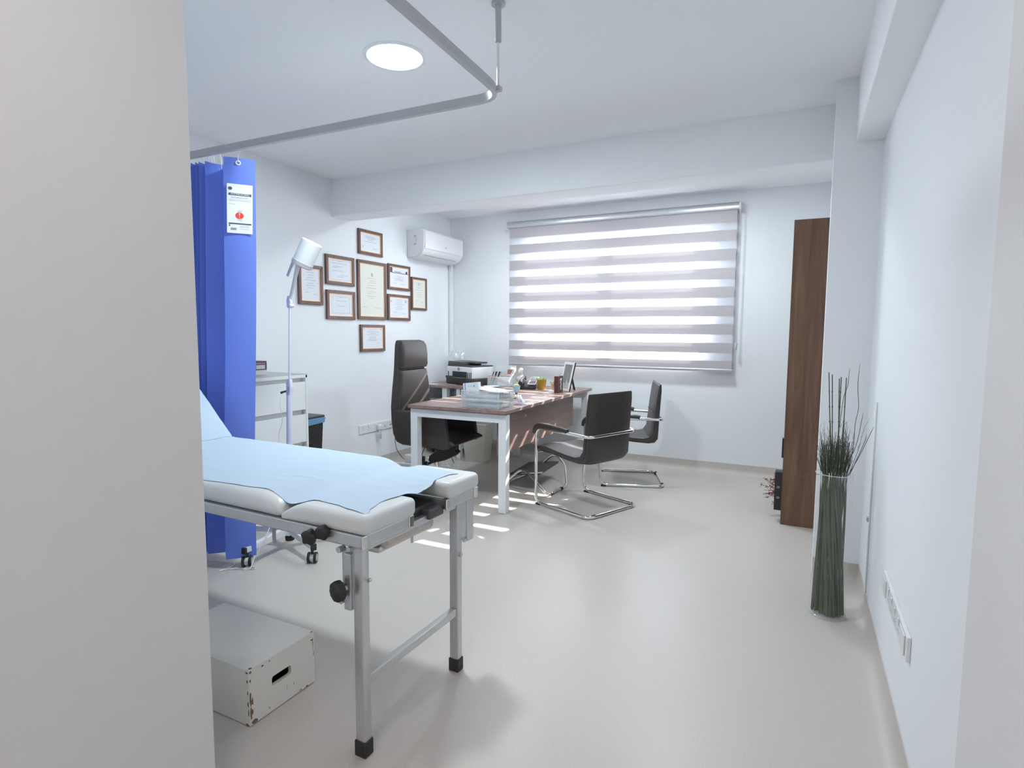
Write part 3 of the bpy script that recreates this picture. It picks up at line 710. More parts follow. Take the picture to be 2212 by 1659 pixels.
for q in (ec, ps):            # the couch stands slightly askew
    WM[q] = turn @ WM[q]; q.matrix_world = WM[q]
tag(ps, 'pale blue disposable paper sheet spread along the top of the examination couch', 'paper sheet')

# ------------------------------------------------------------------ step box
sb = thing('step_box', 'cream painted wooden step box with chipped edges and a hand slot under the couch', 'step stool', (-1.855, 1.397, 0))
X0, X1, Y0_, Y1_, H_ = -2.11, -1.605, 1.250, 1.541, 0.200
b = MB(); t = 0.016
b.box(X0, X1, Y0_, Y1_, H_-t, H_)                       # top
b.box(X0, X1-t, Y0_, Y0_+t, 0.003, H_-t).box(X0, X1-t, Y1_-t, Y1_, 0.003, H_-t).box(X0, X0+t, Y0_+t, Y1_-t, 0.003, H_-t)
hy0, hy1, hz0, hz1 = 1.344, 1.430, 0.092, 0.127
for q in ((Y0_, hy0, 0.003, H_-t), (hy1, Y1_, 0.003, H_-t), (hy0, hy1, 0.003, hz0), (hy0, hy1, hz1, H_-t)):   # front board around the slot
    b.box(X1-t, X1, *q)
for (cy_, cz_, sy_, sz_) in ((hy0, hz0, 1, 1), (hy0, hz1, 1, -1), (hy1, hz0, -1, 1), (hy1, hz1, -1, -1)):
    pts = [(X1-t, cy_, cz_)]+[(X1-t, cy_+sy_*0.009*(1-math.sin(a_)), cz_+sz_*0.009*(1-math.cos(a_))) for a_ in [i*math.pi/10 for i in range(6)]]
    b.prism(pts, (t, 0, 0))
b.build('box_body', 'boxpaint', sb)
MB().box(X0+t, X1-t, Y0_+t, Y1_-t, 0.006, 0.010).build('shade_panel', 'shadeblack', sb)  # dark sheets painted as the shade seen through the slot
MB().box(X1-0.10, X1-0.095, Y0_+t, Y1_-t, 0.010, H_-t).build('shade_panel', 'shadeblack', sb)
ck = MB(); rnd = random.Random(3)
def chip(px, pz, w_, h_, plane='x'):
    pts = []
    for i in range(9):
        a_ = i*2*math.pi/9; r_ = rnd.uniform(.55, 1.1)
        if plane == 'x': pts.append((X1+0.0004, px+w_*r_*math.cos(a_), pz+h_*r_*math.sin(a_)))
        elif plane == 'y': pts.append((px+w_*r_*math.cos(a_), Y0_-0.0004, pz+h_*r_*math.sin(a_)))
        else: pts.append((px+w_*r_*math.cos(a_), pz+h_*r_*math.sin(a_), H_+0.0004))
    ck.poly(pts)
for q in ((1.256, .16, .004, .008), (1.255, .095, .004, .030), (1.262, .085, .004, .018), (1.256, .045, .004, .025), (1.262, .05, .003, .016), (1.270, .012, .014, .008), (1.258, .19, .005, .005),
          (1.307, .188, .006, .0045), (1.335, .190, .004, .003), (1.330, .022, .0025, .005), (1.44, .050, .002, .004), (1.408, .052, .0008, .014), (1.534, .15, .002, .030), (1.529, .172, .008, .004), (1.537, .115, .002, .012), (1.50, .006, .008, .003), (1.47, .008, .006, .003)):
    chip(q[0], q[1], q[2], q[3])
for q in ((-1.612, .16, .005, .006), (-1.610, .08, .004, .014), (-1.609, .05, .003, .018), (-1.611, .12, .003, .008), (-1.613, .19, .007, .004), (-1.617, .006, .012, .005)): chip(*q, plane='y')
for q in ((-1.612, 1.262, .006, .008), (-1.610, 1.533, .004, .006)): chip(*q, plane='z')
ck.build('paint_chips', 'chip', sb)

# ------------------------------------------------------------------ examination lamp
lp = thing('examination_lamp', 'tall white examination lamp on a star base with castors, behind the couch', 'lamp', (-2.78, 2.49, 0))
hub = Vector((-2.775, 2.49, 0.0))
bse = MB().lathe([(0.030, 0.085), (0.045, 0.09), (0.045, 0.145), (0.030, 0.15)], hub, 24).build('hub', 'whitemetal', lp, smooth=True)
MB().lathe([(0.012, 0.045), (0.026, 0.05), (0.028, 0.07), (0.020, 0.088)], hub, 20).build('hub_weight', 'rubber', lp, smooth=True)
for a_ in (-20, -88, -168, 128, 53):
    d_ = Vector((math.cos(R(a_)), math.sin(R(a_)), 0)); s_ = Vector((-d_.y, d_.x, 0))
    bb = MB(); secs = []
    for r_, z0_, z1_, w_ in ((0.03, 0.095, 0.140, 0.018), (0.33, 0.083, 0.113, 0.014)):
        c_ = hub + d_*r_; secs.append([c_-s_*w_+Vector((0,0,z0_)), c_+s_*w_+Vector((0,0,z0_)), c_+s_*w_+Vector((0,0,z1_)), c_-s_*w_+Vector((0,0,z1_))])
    ft = bb.loft(secs).build('base_arm', 'whitemetal', lp, bevel=0.003)
    e = hub + d_*0.330
    MB().prism([e+s_*0.0155+Vector((0,0,.078)), e-s_*0.0155+Vector((0,0,.078)), e-s_*0.0155+Vector((0,0,.114)), e+s_*0.0155+Vector((0,0,.114))], d_*0.012).build('arm_cap', 'rubber', ft)
    cz = 0.031; cc = hub + d_*0.318; f2 = (d_*0.4 + Vector((0.55, -0.8, 0))).normalized() if a_ != -88 else Vector((0.05, -1, 0)).normalized()
    ax = Vector((-f2.y, f2.x, 0)) if a_ != -88 else Vector((0.8, -.6, 0)).normalized()
    ax = Vector((0.86, 0.5, 0)).normalized() if a_ != -88 else Vector((0.80, 0.60, 0))
    for s2 in (-1, 1):
        w0 = cc + ax*s2*0.011 + Vector((0, 0, cz)); w1 = cc + ax*s2*0.025 + Vector((0, 0, cz))
        MB().cyl(w0, w1, 0.031, 24).build('castor_wheel', 'rubber', ft, smooth=True)
        MB().cyl(w1, w1 + ax*s2*0.002, 0.020, 20).build('wheel_cap', 'plasticgrey', ft, smooth=True)
    MB().cyl(cc - ax*0.0108 + Vector((0,0,cz)), cc + ax*0.0108 + Vector((0,0,cz)), 0.023, 20).build('castor_body', 'plastic', ft, smooth=True)
    MB().cyl(cc + Vector((0,0,0.045)), cc + Vector((0,0,0.085)), 0.008, 12).build('castor_stem', 'rubber', ft)
MB().cyl(hub + Vector((0, 0, 0.14)), hub + Vector((0.030, 0, 0.95)), 0.0175, 20).build('pole', 'lamppaint', lp, smooth=True)
j1 = Vector((-2.742, 2.49, 0.995)); j2 = Vector((-2.722, 2.49, 1.510)); j3 = Vector((-2.640, 2.49, 1.735))
MB().prism([(-2.762, 2.478, 0.93), (-2.732, 2.478, 0.93), (-2.722, 2.478, 1.00), (-2.728, 2.478, 1.045), (-2.745, 2.478, 1.05), (-2.760, 2.478, 1.02)], (0, 0.024, 0)).build('pole_joint', 'lamppaint', lp, bevel=0.004)
MB().box(-2.742, -2.728, 2.474, 2.479, 0.985, 1.005).build('joint_clip', 'plasticgrey', lp)
k = MB(); k.cyl((-2.760, 2.478, 0.975), (-2.780, 2.468, 0.968), 0.006, 10); k.sphere((-2.783, 2.466, 0.966), 0.008); k.build('clamp_screw', 'rubber', lp, smooth=True)
MB().tube([j1 + Vector((0.006, -.006, 0)), j2 + Vector((0.006, -.006, -0.03))], 0.006, 10).build('lower_arm', 'lamppaint', lp, smooth=True)
MB().tube([j1 + Vector((-0.005, .006, 0.02)), j2 + Vector((-0.008, .006, -0.02))], 0.005, 10).build('lower_arm', 'lamppaint', lp, smooth=True)
MB().prism([(-2.738, 2.480, 1.475), (-2.716, 2.480, 1.468), (-2.706, 2.480, 1.50), (-2.712, 2.480, 1.535), (-2.730, 2.480, 1.545), (-2.740, 2.480, 1.52)], (0, 0.020, 0)).build('elbow', 'lamppaint', lp, bevel=0.004)
MB().cyl((-2.712, 2.474, 1.485), (-2.712, 2.506, 1.485), 0.011, 14).build('elbow_screw', 'lamppaint', lp, smooth=True)
MB().tube([j2, j3], 0.010, 10, radii=[0.008, 0.013]).build('upper_arm', 'whitemetal', lp, smooth=True)
MB().prism([(-2.742, 2.487, 1.662), (-2.728, 2.487, 1.655), (-2.676, 2.487, 1.735), (-2.694, 2.487, 1.745)], (0, 0.006, 0)).build('handle', 'whitemetal', lp)
hb = Vector((-2.6195, 2.49, 1.7152)); ad_ = Vector((0.4466, 0.1498, 0.8821)).normalized(); ht = hb + ad_*0.150
MB().tube([hb - ad_*0.004, hb, hb+ad_*0.022, hb+ad_*0.024], 0.061, 36, radii=[0.054, 0.061, 0.061, 0.058]).build('head_ring', 'plasticgrey', lp, smooth=True)
MB().tube([hb + ad_*0.023, ht-ad_*0.003, ht], 0.0595, 36, radii=[0.059, 0.0595, 0.056]).build('lamp_head', 'whitemetal', lp, smooth=True)
MB().tube(spline([(-2.783, 2.466, 0.962), (-2.770, 2.44, 0.90), (-2.765, 2.45, 0.80), (-2.785, 2.44, 0.72), (-2.782, 2.43, 0.60), (-2.775, 2.41, 0.45)]), 0.0025, 6).build('cord', 'plastic', lp, smooth=True)
cb = MB().tube(spline([(-2.775, 2.41, 0.45), (-2.76, 2.36, 0.25), (-2.735, 2.27, 0.13), (-2.745, 2.21, 0.05), (-2.71, 2.145, 0.006), (-2.75, 2.13, 0.003), (-2.73, 2.17, 0.003), (-2.69, 2.16, 0.004), (-2.80, 2.10, 0.004), (-2.84, 2.05, 0.003), (-2.83, 2.12, 0.004), (-2.88, 2.16, 0.004), (-3.10, 2.10, 0.004)]), 0.0028, 6)
cb.build('cord', 'plastic', lp, smooth=True)

# ------------------------------------------------------------------ chest of drawers
cd = thing('chest_of_drawers', 'white chest of wide drawers with a glass top against the left wall', 'chest of drawers', (-3.49, 2.71, 0))
b = MB(); y0c, y1c = 2.31, 3.118; xf, xb = -3.250, -3.715
b.box(xb, xf, y0c, y0c+0.018, 0, 1.018).box(xb, xf, y1c-0.018, y1c, 0, 1.018).box(xb, xf, y0c, y1c, 0.996, 1.020).box(xb, xb+0.01, y0c, y1c, 0, 1.0).box(xb, xf-0.03, y0c, y1c, 0.0, 0.04)
b.build('carcass', 'white', cd, bevel=0.0015)
MB().box(xf-0.055, xf-0.035, y0c+0.018, y1c-0.018, 0.03, 0.996).build('back_panel', 'white', cd)
MB().box(xb, xf, y0c, y1c, 1.0203, 1.025).build('glass_top', 'glasstop', cd)
for z0_, z1_ in ((0.050, 0.250), (0.285, 0.487), (0.523, 0.727), (0.762, 0.967)):
    d_ = MB().prism([(xf, y0c+0.021, z0_), (xf, y0c+0.021, z1_), (xf-0.018, y0c+0.021, z1_), (xf-0.018, y0c+0.021, z0_)], (0, y1c-y0c-0.042, 0)).build('drawer', 'white', cd, bevel=0.0015)
    MB().box(xf-0.034, xf-0.018, y0c+0.045, y1c-0.045, z1_-0.03, z1_-0.002).build('grip_ledge', 'white', d_)
gb = tag(MB().rbox(-3.50, -3.38, 2.74, 2.875, 1.0255, 1.062, 0.003).build('storage_box', 'frost'), 'low translucent grey box under the patterned box on the chest of drawers', 'box')
pbx = thing('patterned_box', 'small dark purple and white patterned box on top of the chest of drawers', 'box', (-3.44, 2.80, 1.062))
MB().box(-3.50, -3.38, 2.72, 2.872, 1.0625, 1.125).build('box_body', 'purple', pbx, bevel=0.002)
k = MB()
k.box(-3.380, -3.3792, 2.735, 2.775, 1.070, 1.098).box(-3.380, -3.3792, 2.782, 2.855, 1.070, 1.098)
for i in range(9): k.box(-3.380, -3.3792, 2.735+i*0.014, 2.743+i*0.014, 1.106, 1.112)
k.build('pattern', 'plasticgrey', pbx)

# pedal bin
pb = thing('pedal_bin', 'black pedal bin with a blue liner folded over its rim beside the chest of drawers', 'bin', (-3.45, 3.23, 0))
b = MB().loft([[(-3.575, 3.150, 0.012), (-3.335, 3.150, 0.012), (-3.335, 3.305, 0.012), (-3.575, 3.305, 0.012)], [(-3.60, 3.135, 0.655), (-3.305, 3.135, 0.655), (-3.305, 3.325, 0.655), (-3.60, 3.325, 0.655)]])
b.build('body', 'black', pb, bevel=0.006)
MB().loft([[(-3.602, 3.128, 0.625), (-3.300, 3.128, 0.620), (-3.298, 3.332, 0.630), (-3.602, 3.332, 0.625)], [(-3.606, 3.125, 0.672), (-3.296, 3.125, 0.672), (-3.294, 3.338, 0.672), (-3.606, 3.338, 0.672)]]).build('liner', 'blue', pb, bevel=0.004)
MB().rbox(-3.605, -3.298, 3.125, 3.335, 0.672, 0.690, 0.006).build('lid', 'darkgrey', pb, smooth=True)
MB().box(-3.34, -3.255, 3.160, 3.195, 0.50*0.9, 0.485).build('pedal_arm', 'black', pb)
MB().rbox(-3.33, -3.23, 3.17, 3.28, 0.012, 0.025, 0.004).build('pedal', 'black', pb)

# ------------------------------------------------------------------ sockets, plugs and cables
def socket_plate(name, label, plane, a0, a1, z0, z1, units, group=None):
    """plane: 'L' on the left wall, 'R' on the right wall"""
    if plane == 'L': X = XL; s = 1
    else: X = XR; s = -1
    o_ = thing(name, label, 'socket', (X, (a0+a1)/2, z0), 0, group)
    MB().box(min(X, X+s*0.012), max(X, X+s*0.012), a0, a1, z0, z1).build('plate', 'plastic', o_, bevel=0.003)
    for (ya, yb, kind) in units:
        f_ = MB(); xf_ = X+s*0.0125
        if kind == 's':
            n_ = MB(); c_ = (ya+yb)/2; zc = (z0+z1)/2-0.008
            for dy, dz, w_, h_ in ((0, .016, .003, .004), (-.010, -.006, .004, .0022), (.010, -.006, .004, .0022)): n_.box(xf_-0.0002, xf_+0.0006, c_+dy-w_/1.2, c_+dy+w_/1.2, zc+dz-h_, zc+dz+h_)
            n_.build('pin_holes', 'plasticgrey', o_)
            MB().rbox(min(xf_, xf_+s*0.004), max(xf_, xf_+s*0.004), c_-0.006, c_+0.006, z1-0.024, z1-0.010, 0.001).build('switch', 'plastic', o_)
        elif kind == 'b':
            MB().rbox(min(xf_, xf_+s*0.004), max(xf_, xf_+s*0.004), ya+0.004, yb-0.004, z0+0.008, z1-0.008, 0.001).build('blank_cover', 'plastic', o_)
        elif kind == 'k':
            c_ = (ya+yb)/2; MB().cyl((X+s*0.012, c_, (z0+z1)/2), (X+s*0.022, c_, (z0+z1)/2), 0.008, 14).build('coax_outlet', 'plastic', o_, smooth=True)
    return o_
socket_plate('socket_strip', 'long white strip of wall sockets with plugs, low on the left wall', 'L', 4.19, 4.77, 0.363, 0.448, [(4.20, 4.28, 's'), (4.28, 4.36, 's'), (4.37, 4.44, 's'), (4.44, 4.51, 's'), (4.52, 4.60, 'k'), (4.60, 4.69, 's'), (4.69, 4.765, 'b')])
socket_plate('socket_strip', 'long white strip of switched sockets low on the right wall beside the vase', 'R', 1.990, 2.545, 0.362, 0.440, [(2.01, 2.10, 'b'), (2.10, 2.18, 's'), (2.18, 2.26, 's'), (2.26, 2.34, 's'), (2.34, 2.42, 's'), (2.44, 2.53, 'b')])
pg = thing('plug', 'white mains plug with a white doubled cord in the left wall socket strip', 'plug', (XL+0.013, 4.46, 0.40))
MB().rbox(XL+0.013, XL+0.045, 4.435, 4.485, 0.375, 0.425, 0.008).build('plug_body', 'plastic', pg, smooth=True)
k = MB().tube(spline([(XL+.035, 4.448, .376), (XL+.035, 4.446, .33), (XL+.03, 4.452, .26), (XL+.03, 4.470, .20), (XL+.03, 4.462, .12), (XL+.04, 4.455, .03), (XL+.2, 4.40, .004)]), 0.003, 6)
k.tube(spline([(XL+.035, 4.470, .376), (XL+.035, 4.474, .33), (XL+.03, 4.476, .26), (XL+.03, 4.474, .20), (XL+.035, 4.466, .12), (XL+.05, 4.450, .03), (XL+.3, 4.45, .004)]), 0.003, 6)
k.build('cord', 'plastic', pg, smooth=True)
MB().rbox(XL+.022, XL+.042, 4.448, 4.476, .285, .330, .003).build('cord_clip', 'plasticgrey', pg)
bc = MB().tube(spline([(XL+.012, 4.645, .398), (XL+.05, 4.645, .405), (XL+.05, 4.690, .33), (XL+.05, 4.672, .24), (XL+.07, 4.670, .15), (XL+.09, 4.700, .08), (XL+.12, 4.74, .03), (XL+.16, 4.80, .012)]), 0.0032, 7)
tag(bc.build('hanging_cord', 'darkgrey', smooth=True), 'thin dark cord hanging from the left wall socket strip to the floor', 'cord')
st = thing('power_strip', 'white power strip with adapters and tangled leads on the floor by the desk leg', 'power strip', (-3.52, 4.72, 0.0))
MB().rbox(-3.60, -3.18, 4.58, 4.64, 0.0, 0.038, 0.006, mx=Matrix.Translation((-3.39, 4.61, 0)) @ rotm(rz=14) @ Matrix.Translation((3.39, -4.61, 0))).build('strip_body', 'plastic', st, smooth=True)
MB().rbox(-3.50, -3.42, 4.60, 4.66, 0.038, 0.115, 0.006).build('adapter', 'plastic', st, smooth=True)
MB().rbox(-3.34, -3.295, 4.62, 4.67, 0.040, 0.11, 0.006).build('adapter', 'black', st, smooth=True)
MB().rbox(-3.27, -3.23, 4.64, 4.68, 0.040, 0.105, 0.01).build('adapter', 'plastic', st, smooth=True)
rnd = random.Random(11)
for i in range(5):
    cx_, cy_ = -3.42+0.09*i, 4.64+0.02*i; pts = []
    for k_ in range(8):
        a_ = k_*0.95+i; pts.append((cx_+rnd.uniform(.05, .15)*math.cos(a_), cy_+rnd.uniform(.04, .12)*math.sin(a_), 0.005+0.035*abs(math.sin(k_*1.3+i))))
    MB().tube(spline(pts, 6), 0.0035, 6).build('lead', 'plastic', st, smooth=True)
dk = MB().tube(spline([(-3.32, 4.645, .11), (-3.315, 4.66, .16), (-3.30, 4.68, .20), (-3.27, 4.72, .20), (-3.20, 4.80, .20), (-3.14, 4.86, .12), (-3.12, 4.92, .01)]), 0.004, 6); dk.build('lead', 'black', st, smooth=True)
# conduit on the right wall
cn = thing('cable_conduit', 'slim white cable conduit running up the right wall behind the glass vase', 'conduit', (XR, 3.17, 0.1))
MB().box(XR-0.007, XR, 3.152, 3.182, 0.10, 1.02).build('channel', 'wall', cn, bevel=0.002)
MB().rbox(XR-0.014, XR-0.001, 3.175, 3.200, 0.44, 0.462, 0.003).build('clip', 'plasticgrey', cn, smooth=True)
# ------------------------------------------------------------------ desk
ZD = 0.770
dk = thing('desk', 'walnut-topped office desk on white square metal frames with a modesty panel', 'desk', (-1.885, 3.66, 0), 1.0)
L_ = False
DW, DL = 0.852, 2.03
MB().box(-DW, 0, 0, DL, ZD-0.025, ZD).build('desktop', 'deskwood', dk, world=L_, bevel=0.0015)
def portal(y):
    b = MB(); z1 = ZD-0.033; a = 0.062
    b.box(-DW+0.005, -DW+0.005+a, y, y+a, 0.003, z1).box(-0.008-a, -0.008, y, y+a, 0.003, z1).box(-DW+0.005+a, -0.008-a, y, y+a, z1-a, z1)
    f = b.build('leg_frame', 'whitemetal', dk, world=L_, bevel=0.0015)
    for x in (-DW+0.11, -DW+0.20, -0.16, -0.10):
        MB().cyl((x, y+0.03, z1), (x, y+0.03, ZD-0.025), 0.009, 12).build('spacer', 'chrome', f, world=L_)
    for x in (-DW+0.035, -0.04): MB().cyl((x, y+0.03, 0), (x, y+0.03, 0.005), 0.02, 14).build('glide', 'rubber', f, world=L_)
portal(0.03); portal(1.90)
for x in (-0.72, -0.16): MB().box(x, x+0.03, 0.09, 1.90, ZD-0.075, ZD-0.033).build('beam', 'whitemetal', dk, world=L_)
MB().box(-0.120, -0.102, 0.105, 1.74, 0.415, ZD-0.038).build('modesty_panel', 'panelwood', dk, world=L_, bevel=0.001)
for y in (0.3, 1.5): MB().box(-0.13, -0.12, y, y+0.05, ZD-0.12, ZD-0.03).build('panel_bracket', 'whitemetal', dk, world=L_)

rt = thing('return_desk', 'walnut return desk joined behind the main desk by the window wall, carrying the printer', 'desk', (-3.25, 5.45, 0))
MB().box(-3.700, -2.775, 5.150, 5.745, ZD-0.025, ZD).build('desktop', 'deskwood', rt, bevel=0.0015)
for x, y in ((-3.425, 5.17), (-3.69, 5.684), (-2.90, 5.684)):
    MB().box(x, x+0.06, y, y+0.06, 0.0, ZD-0.025).build('leg', 'whitemetal', rt, bevel=0.002)
MB().box(-3.248, -3.202, 5.17, 5.225, 0.0, ZD-0.025).build('leg_panel', 'whitemetal', rt, bevel=0.002)
MB().box(-3.63, -2.90, 5.715, 5.735, ZD-0.12, ZD-0.025).build('rear_rail', 'whitemetal', rt)
pd = thing('drawer_pedestal', 'low pedestal with walnut drawer fronts and white sides under the return desk', 'drawer pedestal', (-3.42, 5.32, 0))
MB().box(-3.68, -3.295, 5.275, 5.675, 0.055, 0.60).build('carcass', 'whitemetal', pd, bevel=0.002)
for z in (0.060, 0.240, 0.420):
    d_ = MB().box(-3.672, -3.315, 5.258, 5.275, z, z+0.172).build('drawer', 'panelwood', pd, bevel=0.001)
    MB().rbox(-3.60, -3.40, 5.244, 5.258, z+0.135, z+0.150, 0.003).build('handle', 'alu', d_)
for x in (-3.64, -3.335):
    for y in (5.31, 5.64): MB().cyl((x, y, 0.0), (x, y, 0.055), 0.016, 14).build('castor', 'rubber', pd)

# ------------------------------------------------------------------ printer
pr = thing('printer', 'black and white ink tank printer with ink windows standing on the return desk', 'printer', (-3.255, 5.50, ZD), -18)
MB().rbox(-0.238, 0.238, -0.17, 0.15, 0.0, 0.075, 0.008).build('base_tray', 'darkgrey', pr, world=L_, smooth=True)
MB().rbox(-0.230, 0.190, -0.160, 0.165, 0.066, 0.195, 0.010).build('housing', 'plastic', pr, world=L_, smooth=True)
MB().rbox(-0.225, 0.187, -0.155, 0.165, 0.193, 0.208, 0.004).build('scanner_lid', 'adf', pr, world=L_)
MB().prism([(-0.225, -0.150, 0.208), (0.02, -0.150, 0.208), (0.02, -0.150, 0.245), (-0.220, -0.150, 0.250)], (0, 0.28, 0)).build('document_feeder', 'adf', pr, world=L_, bevel=0.005)
MB().box(0.02, 0.13, -0.06, 0.12, 0.226, 0.244).build('feeder_tray', 'darkgrey', pr, world=L_, bevel=0.003)
MB().box(-0.135, 0.105, -0.163, -0.150, 0.080, 0.142).build('paper_slot', 'black', pr, world=L_, bevel=0.003)
MB().rbox(-0.150, 0.105, -0.235, -0.16, 0.066, 0.078, 0.003).build('output_tray', 'darkgrey', pr, world=L_)
MB().prism([(-0.150, -0.245, 0.074), (-0.02, -0.245, 0.074), (-0.035, -0.245, 0.098), (-0.150, -0.245, 0.098)], (0, 0.006, 0)).build('tray_stop', 'darkgrey', pr, world=L_)
for x in (-0.205, 0.118, 0.145, 0.172): MB().rbox(x-0.007, x+0.007, -0.1625, -0.155, 0.075, 0.138, 0.002).build('ink_window', 'handset', pr, world=L_)
lg = MB().tube([Vector((-0.03+0.017*math.cos(a), -0.1612, 0.170+0.017*math.sin(a))) for a in [i*math.pi/12 for i in range(24)]], 0.0013, 6, closed=True).build('round_logo', 'adf', pr, world=L_)
text_mesh('lettering', 'hp', 0.030, Matrix.Translation((-0.030, -0.1622, 0.171)) @ rotm(90), 'adf', pr, italic=0.3, world=L_)
MB().tube(spline([(-0.22, -0.18, 0.004), (-0.10, -0.24, 0.004), (0.02, -0.25, 0.004), (0.10, -0.31, 0.004)]), 0.003, 6).build('cable', 'plastic', pr, world=L_, smooth=True)

bg_ = MB()
def bagf(u, v):
    a = u*2*math.pi; r_ = 0.085*(0.55+0.5*math.sin(math.pi*(0.15+0.8*v))); n_ = 0.030*noise.noise(Vector((3*math.cos(a), 3*math.sin(a), v*3)))
    return (-3.585+(r_+n_)*math.cos(a)*1.2+0.05*v, 5.66+(r_+n_)*math.sin(a)*0.75, 0.98+v*0.14+0.02*math.sin(3*a))
bg_.grid(bagf, 40, 10)
tag(MB().grid(lambda u, v: (-3.66+0.16*u, 5.735, 0.771+0.14*v), 2, 2).build('card', 'paper', solid=0.003), 'plain card propped upright behind the printer on the return desk', 'card') if False else None
bagm = bg_.build('plastic_bag', 'bag', smooth=True)
tag(bagm, 'crumpled clear plastic bag on a stand behind the printer, lit by sunlight', 'plastic bag')
sd = MB().lathe([(0.055, 0.771), (0.055, 0.780), (0.012, 0.786), (0.010, 1.00), (0.03, 1.01)], (-3.585, 5.66, 0), 20)
tag(sd.build('stand', 'acryledge', smooth=True), 'slim clear stand behind the printer holding up the crumpled plastic bag', 'stand')

# ------------------------------------------------------------------ desk accessories
def acrylic_sheet(bb, pts, t_):
    bb.prism(pts, t_)
# two tier letter tray
lt = thing('letter_tray', 'clear acrylic two-tier letter tray full of papers at the near end of the desk', 'letter tray', (-2.125, 3.86, ZD))
tx0, tx1, ty0, ty1 = -2.288, -1.968, 3.715, 3.965
for i, z in enumerate((ZD+0.002, ZD+0.068)):
    b = MB(); t = 0.003; h = 0.062
    b.box(tx0, tx1, ty0, ty1, z, z+t).box(tx0, tx1, ty0, ty0+t, z+t, z+h).box(tx0, tx1, ty1-t, ty1, z+t, z+h).box(tx0, tx0+t, ty0+t, ty1-t, z+t, z+h)
    b.box(tx1-t, tx1, ty0+t, ty0+0.075, z+t, z+h).box(tx1-t, tx1, ty1-0.075, ty1-t, z+t, z+h).box(tx1-t, tx1, ty0+0.075, ty1-0.075, z+t, z+0.018)
    tr_ = b.build('tray', 'acrylic', lt)
    e = MB()
    for p, q in (((tx0, ty0), (tx1, ty0)), ((tx0, ty1), (tx1, ty1)), ((tx0, ty0), (tx0, ty1))):
        for zz in (z+0.001, z+h): e.tube([(*p, zz), (*q, zz)], 0.0016, 4)
    for p in ((tx0, ty0), (tx1, ty0), (tx1, ty1), (tx0, ty1)): e.tube([(*p, z), (*p, z+h)], 0.0016, 4)
    e.tube(rpath([(tx1, ty0+0.075, z+h), (tx1, ty0+0.075, z+0.018), (tx1, ty1-0.075, z+0.018), (tx1, ty1-0.075, z+h)], 0.02, 5), 0.0016, 4)
    e.build('edge', 'acryledge', tr_)
rnd = random.Random(5)
def sheet(nm, label, c, d, rz, mt, z, thick=0.002, curl=0.0, group=None, rx=0):
    def f(u, v):
        x = (u-.5)*d[0]; y = (v-.5)*d[1]
        return (x, y, curl*math.cos(u*3.1)*0.5+curl*0.5)
    b = MB().grid(f, 8, 4); b.bm.transform(Matrix.Translation((c[0], c[1], z)) @ rotm(rx=rx, rz=rz))
    o_ = b.build(nm, mt, smooth=True); q = o_.modifiers.new('t', 'SOLIDIFY'); q.thickness = thick; q.offset = 1
    return tag(o_, label, 'paper', group)
sheet('paper_stack', 'white papers lying in the bottom tier of the acrylic letter tray', (-2.12, 3.84), (0.28, 0.21), 3, 'paper', ZD+0.006, 0.022)
sheet('paper_stack', 'stack of white papers filling the top tier of the acrylic letter tray', (-2.125, 3.845), (0.28, 0.21), -2, 'paper', ZD+0.073, 0.030)
sheet('pink_folder', 'pink and red printed folder in the top tier of the letter tray', (-2.16, 3.775), (0.16, 0.055), 1, 'inkpink', ZD+0.105, 0.010)
sheet('white_document', 'curling white document spilling over the top of the acrylic letter tray', (-2.09, 3.84), (0.27, 0.19), -7, 'paper', ZD+0.122, 0.003, 0.018)
sheet('white_document', 'loose lilac-white sheet under the curling document on the letter tray', (-2.14, 3.86), (0.25, 0.17), 9, 'paper', ZD+0.117, 0.003, 0.006)
lf = thing('medicine_carton', 'white carton with a blue stripe standing up in the left end of the letter tray', 'box', (-2.22, 3.77, ZD+0.07), -4)
MB().box(-0.065, 0.075, -0.020, 0.015, 0.005, 0.115, Matrix.Rotation(R(-7), 4, 'Y')).build('carton', 'paper', lf, world=L_, bevel=0.001)
MB().box(-0.052, -0.040, -0.0206, -0.020, 0.006, 0.114, Matrix.Rotation(R(-7), 4, 'Y')).build('stripe', 'lamppaint' if False else 'stripeblue', lf, world=L_)
k = MB(); m7 = Matrix.Rotation(R(-7), 4, 'Y')
for x in (-0.018, 0.005): k.box(x, x+0.006, -0.0206, -0.020, 0.085, 0.092, m7)
k.box(0.03, 0.042, -0.0206, -0.020, 0.082, 0.096, m7)
k.build('printed_marks', 'stripeblue', lf, world=L_)
# card holder
ch_ = thing('card_holder', 'clear lilac acrylic holder with white cards at the right edge of the desk', 'card holder', (-1.965, 4.06, ZD), 20)
MB().prism([(-0.045, -0.05, 0), (0.045, -0.05, 0), (0.045, -0.02, 0.022), (-0.045, -0.02, 0.022)], (0, 0.10, 0)).build('holder', 'lilac', ch_, world=L_)
for i in range(3):
    MB().cbox((-0.018+i*0.018, 0.0, 0.050), (0.003, 0.085, 0.062), ry=-28).build('card', 'paper' if i else 'lilac', ch_, world=L_)
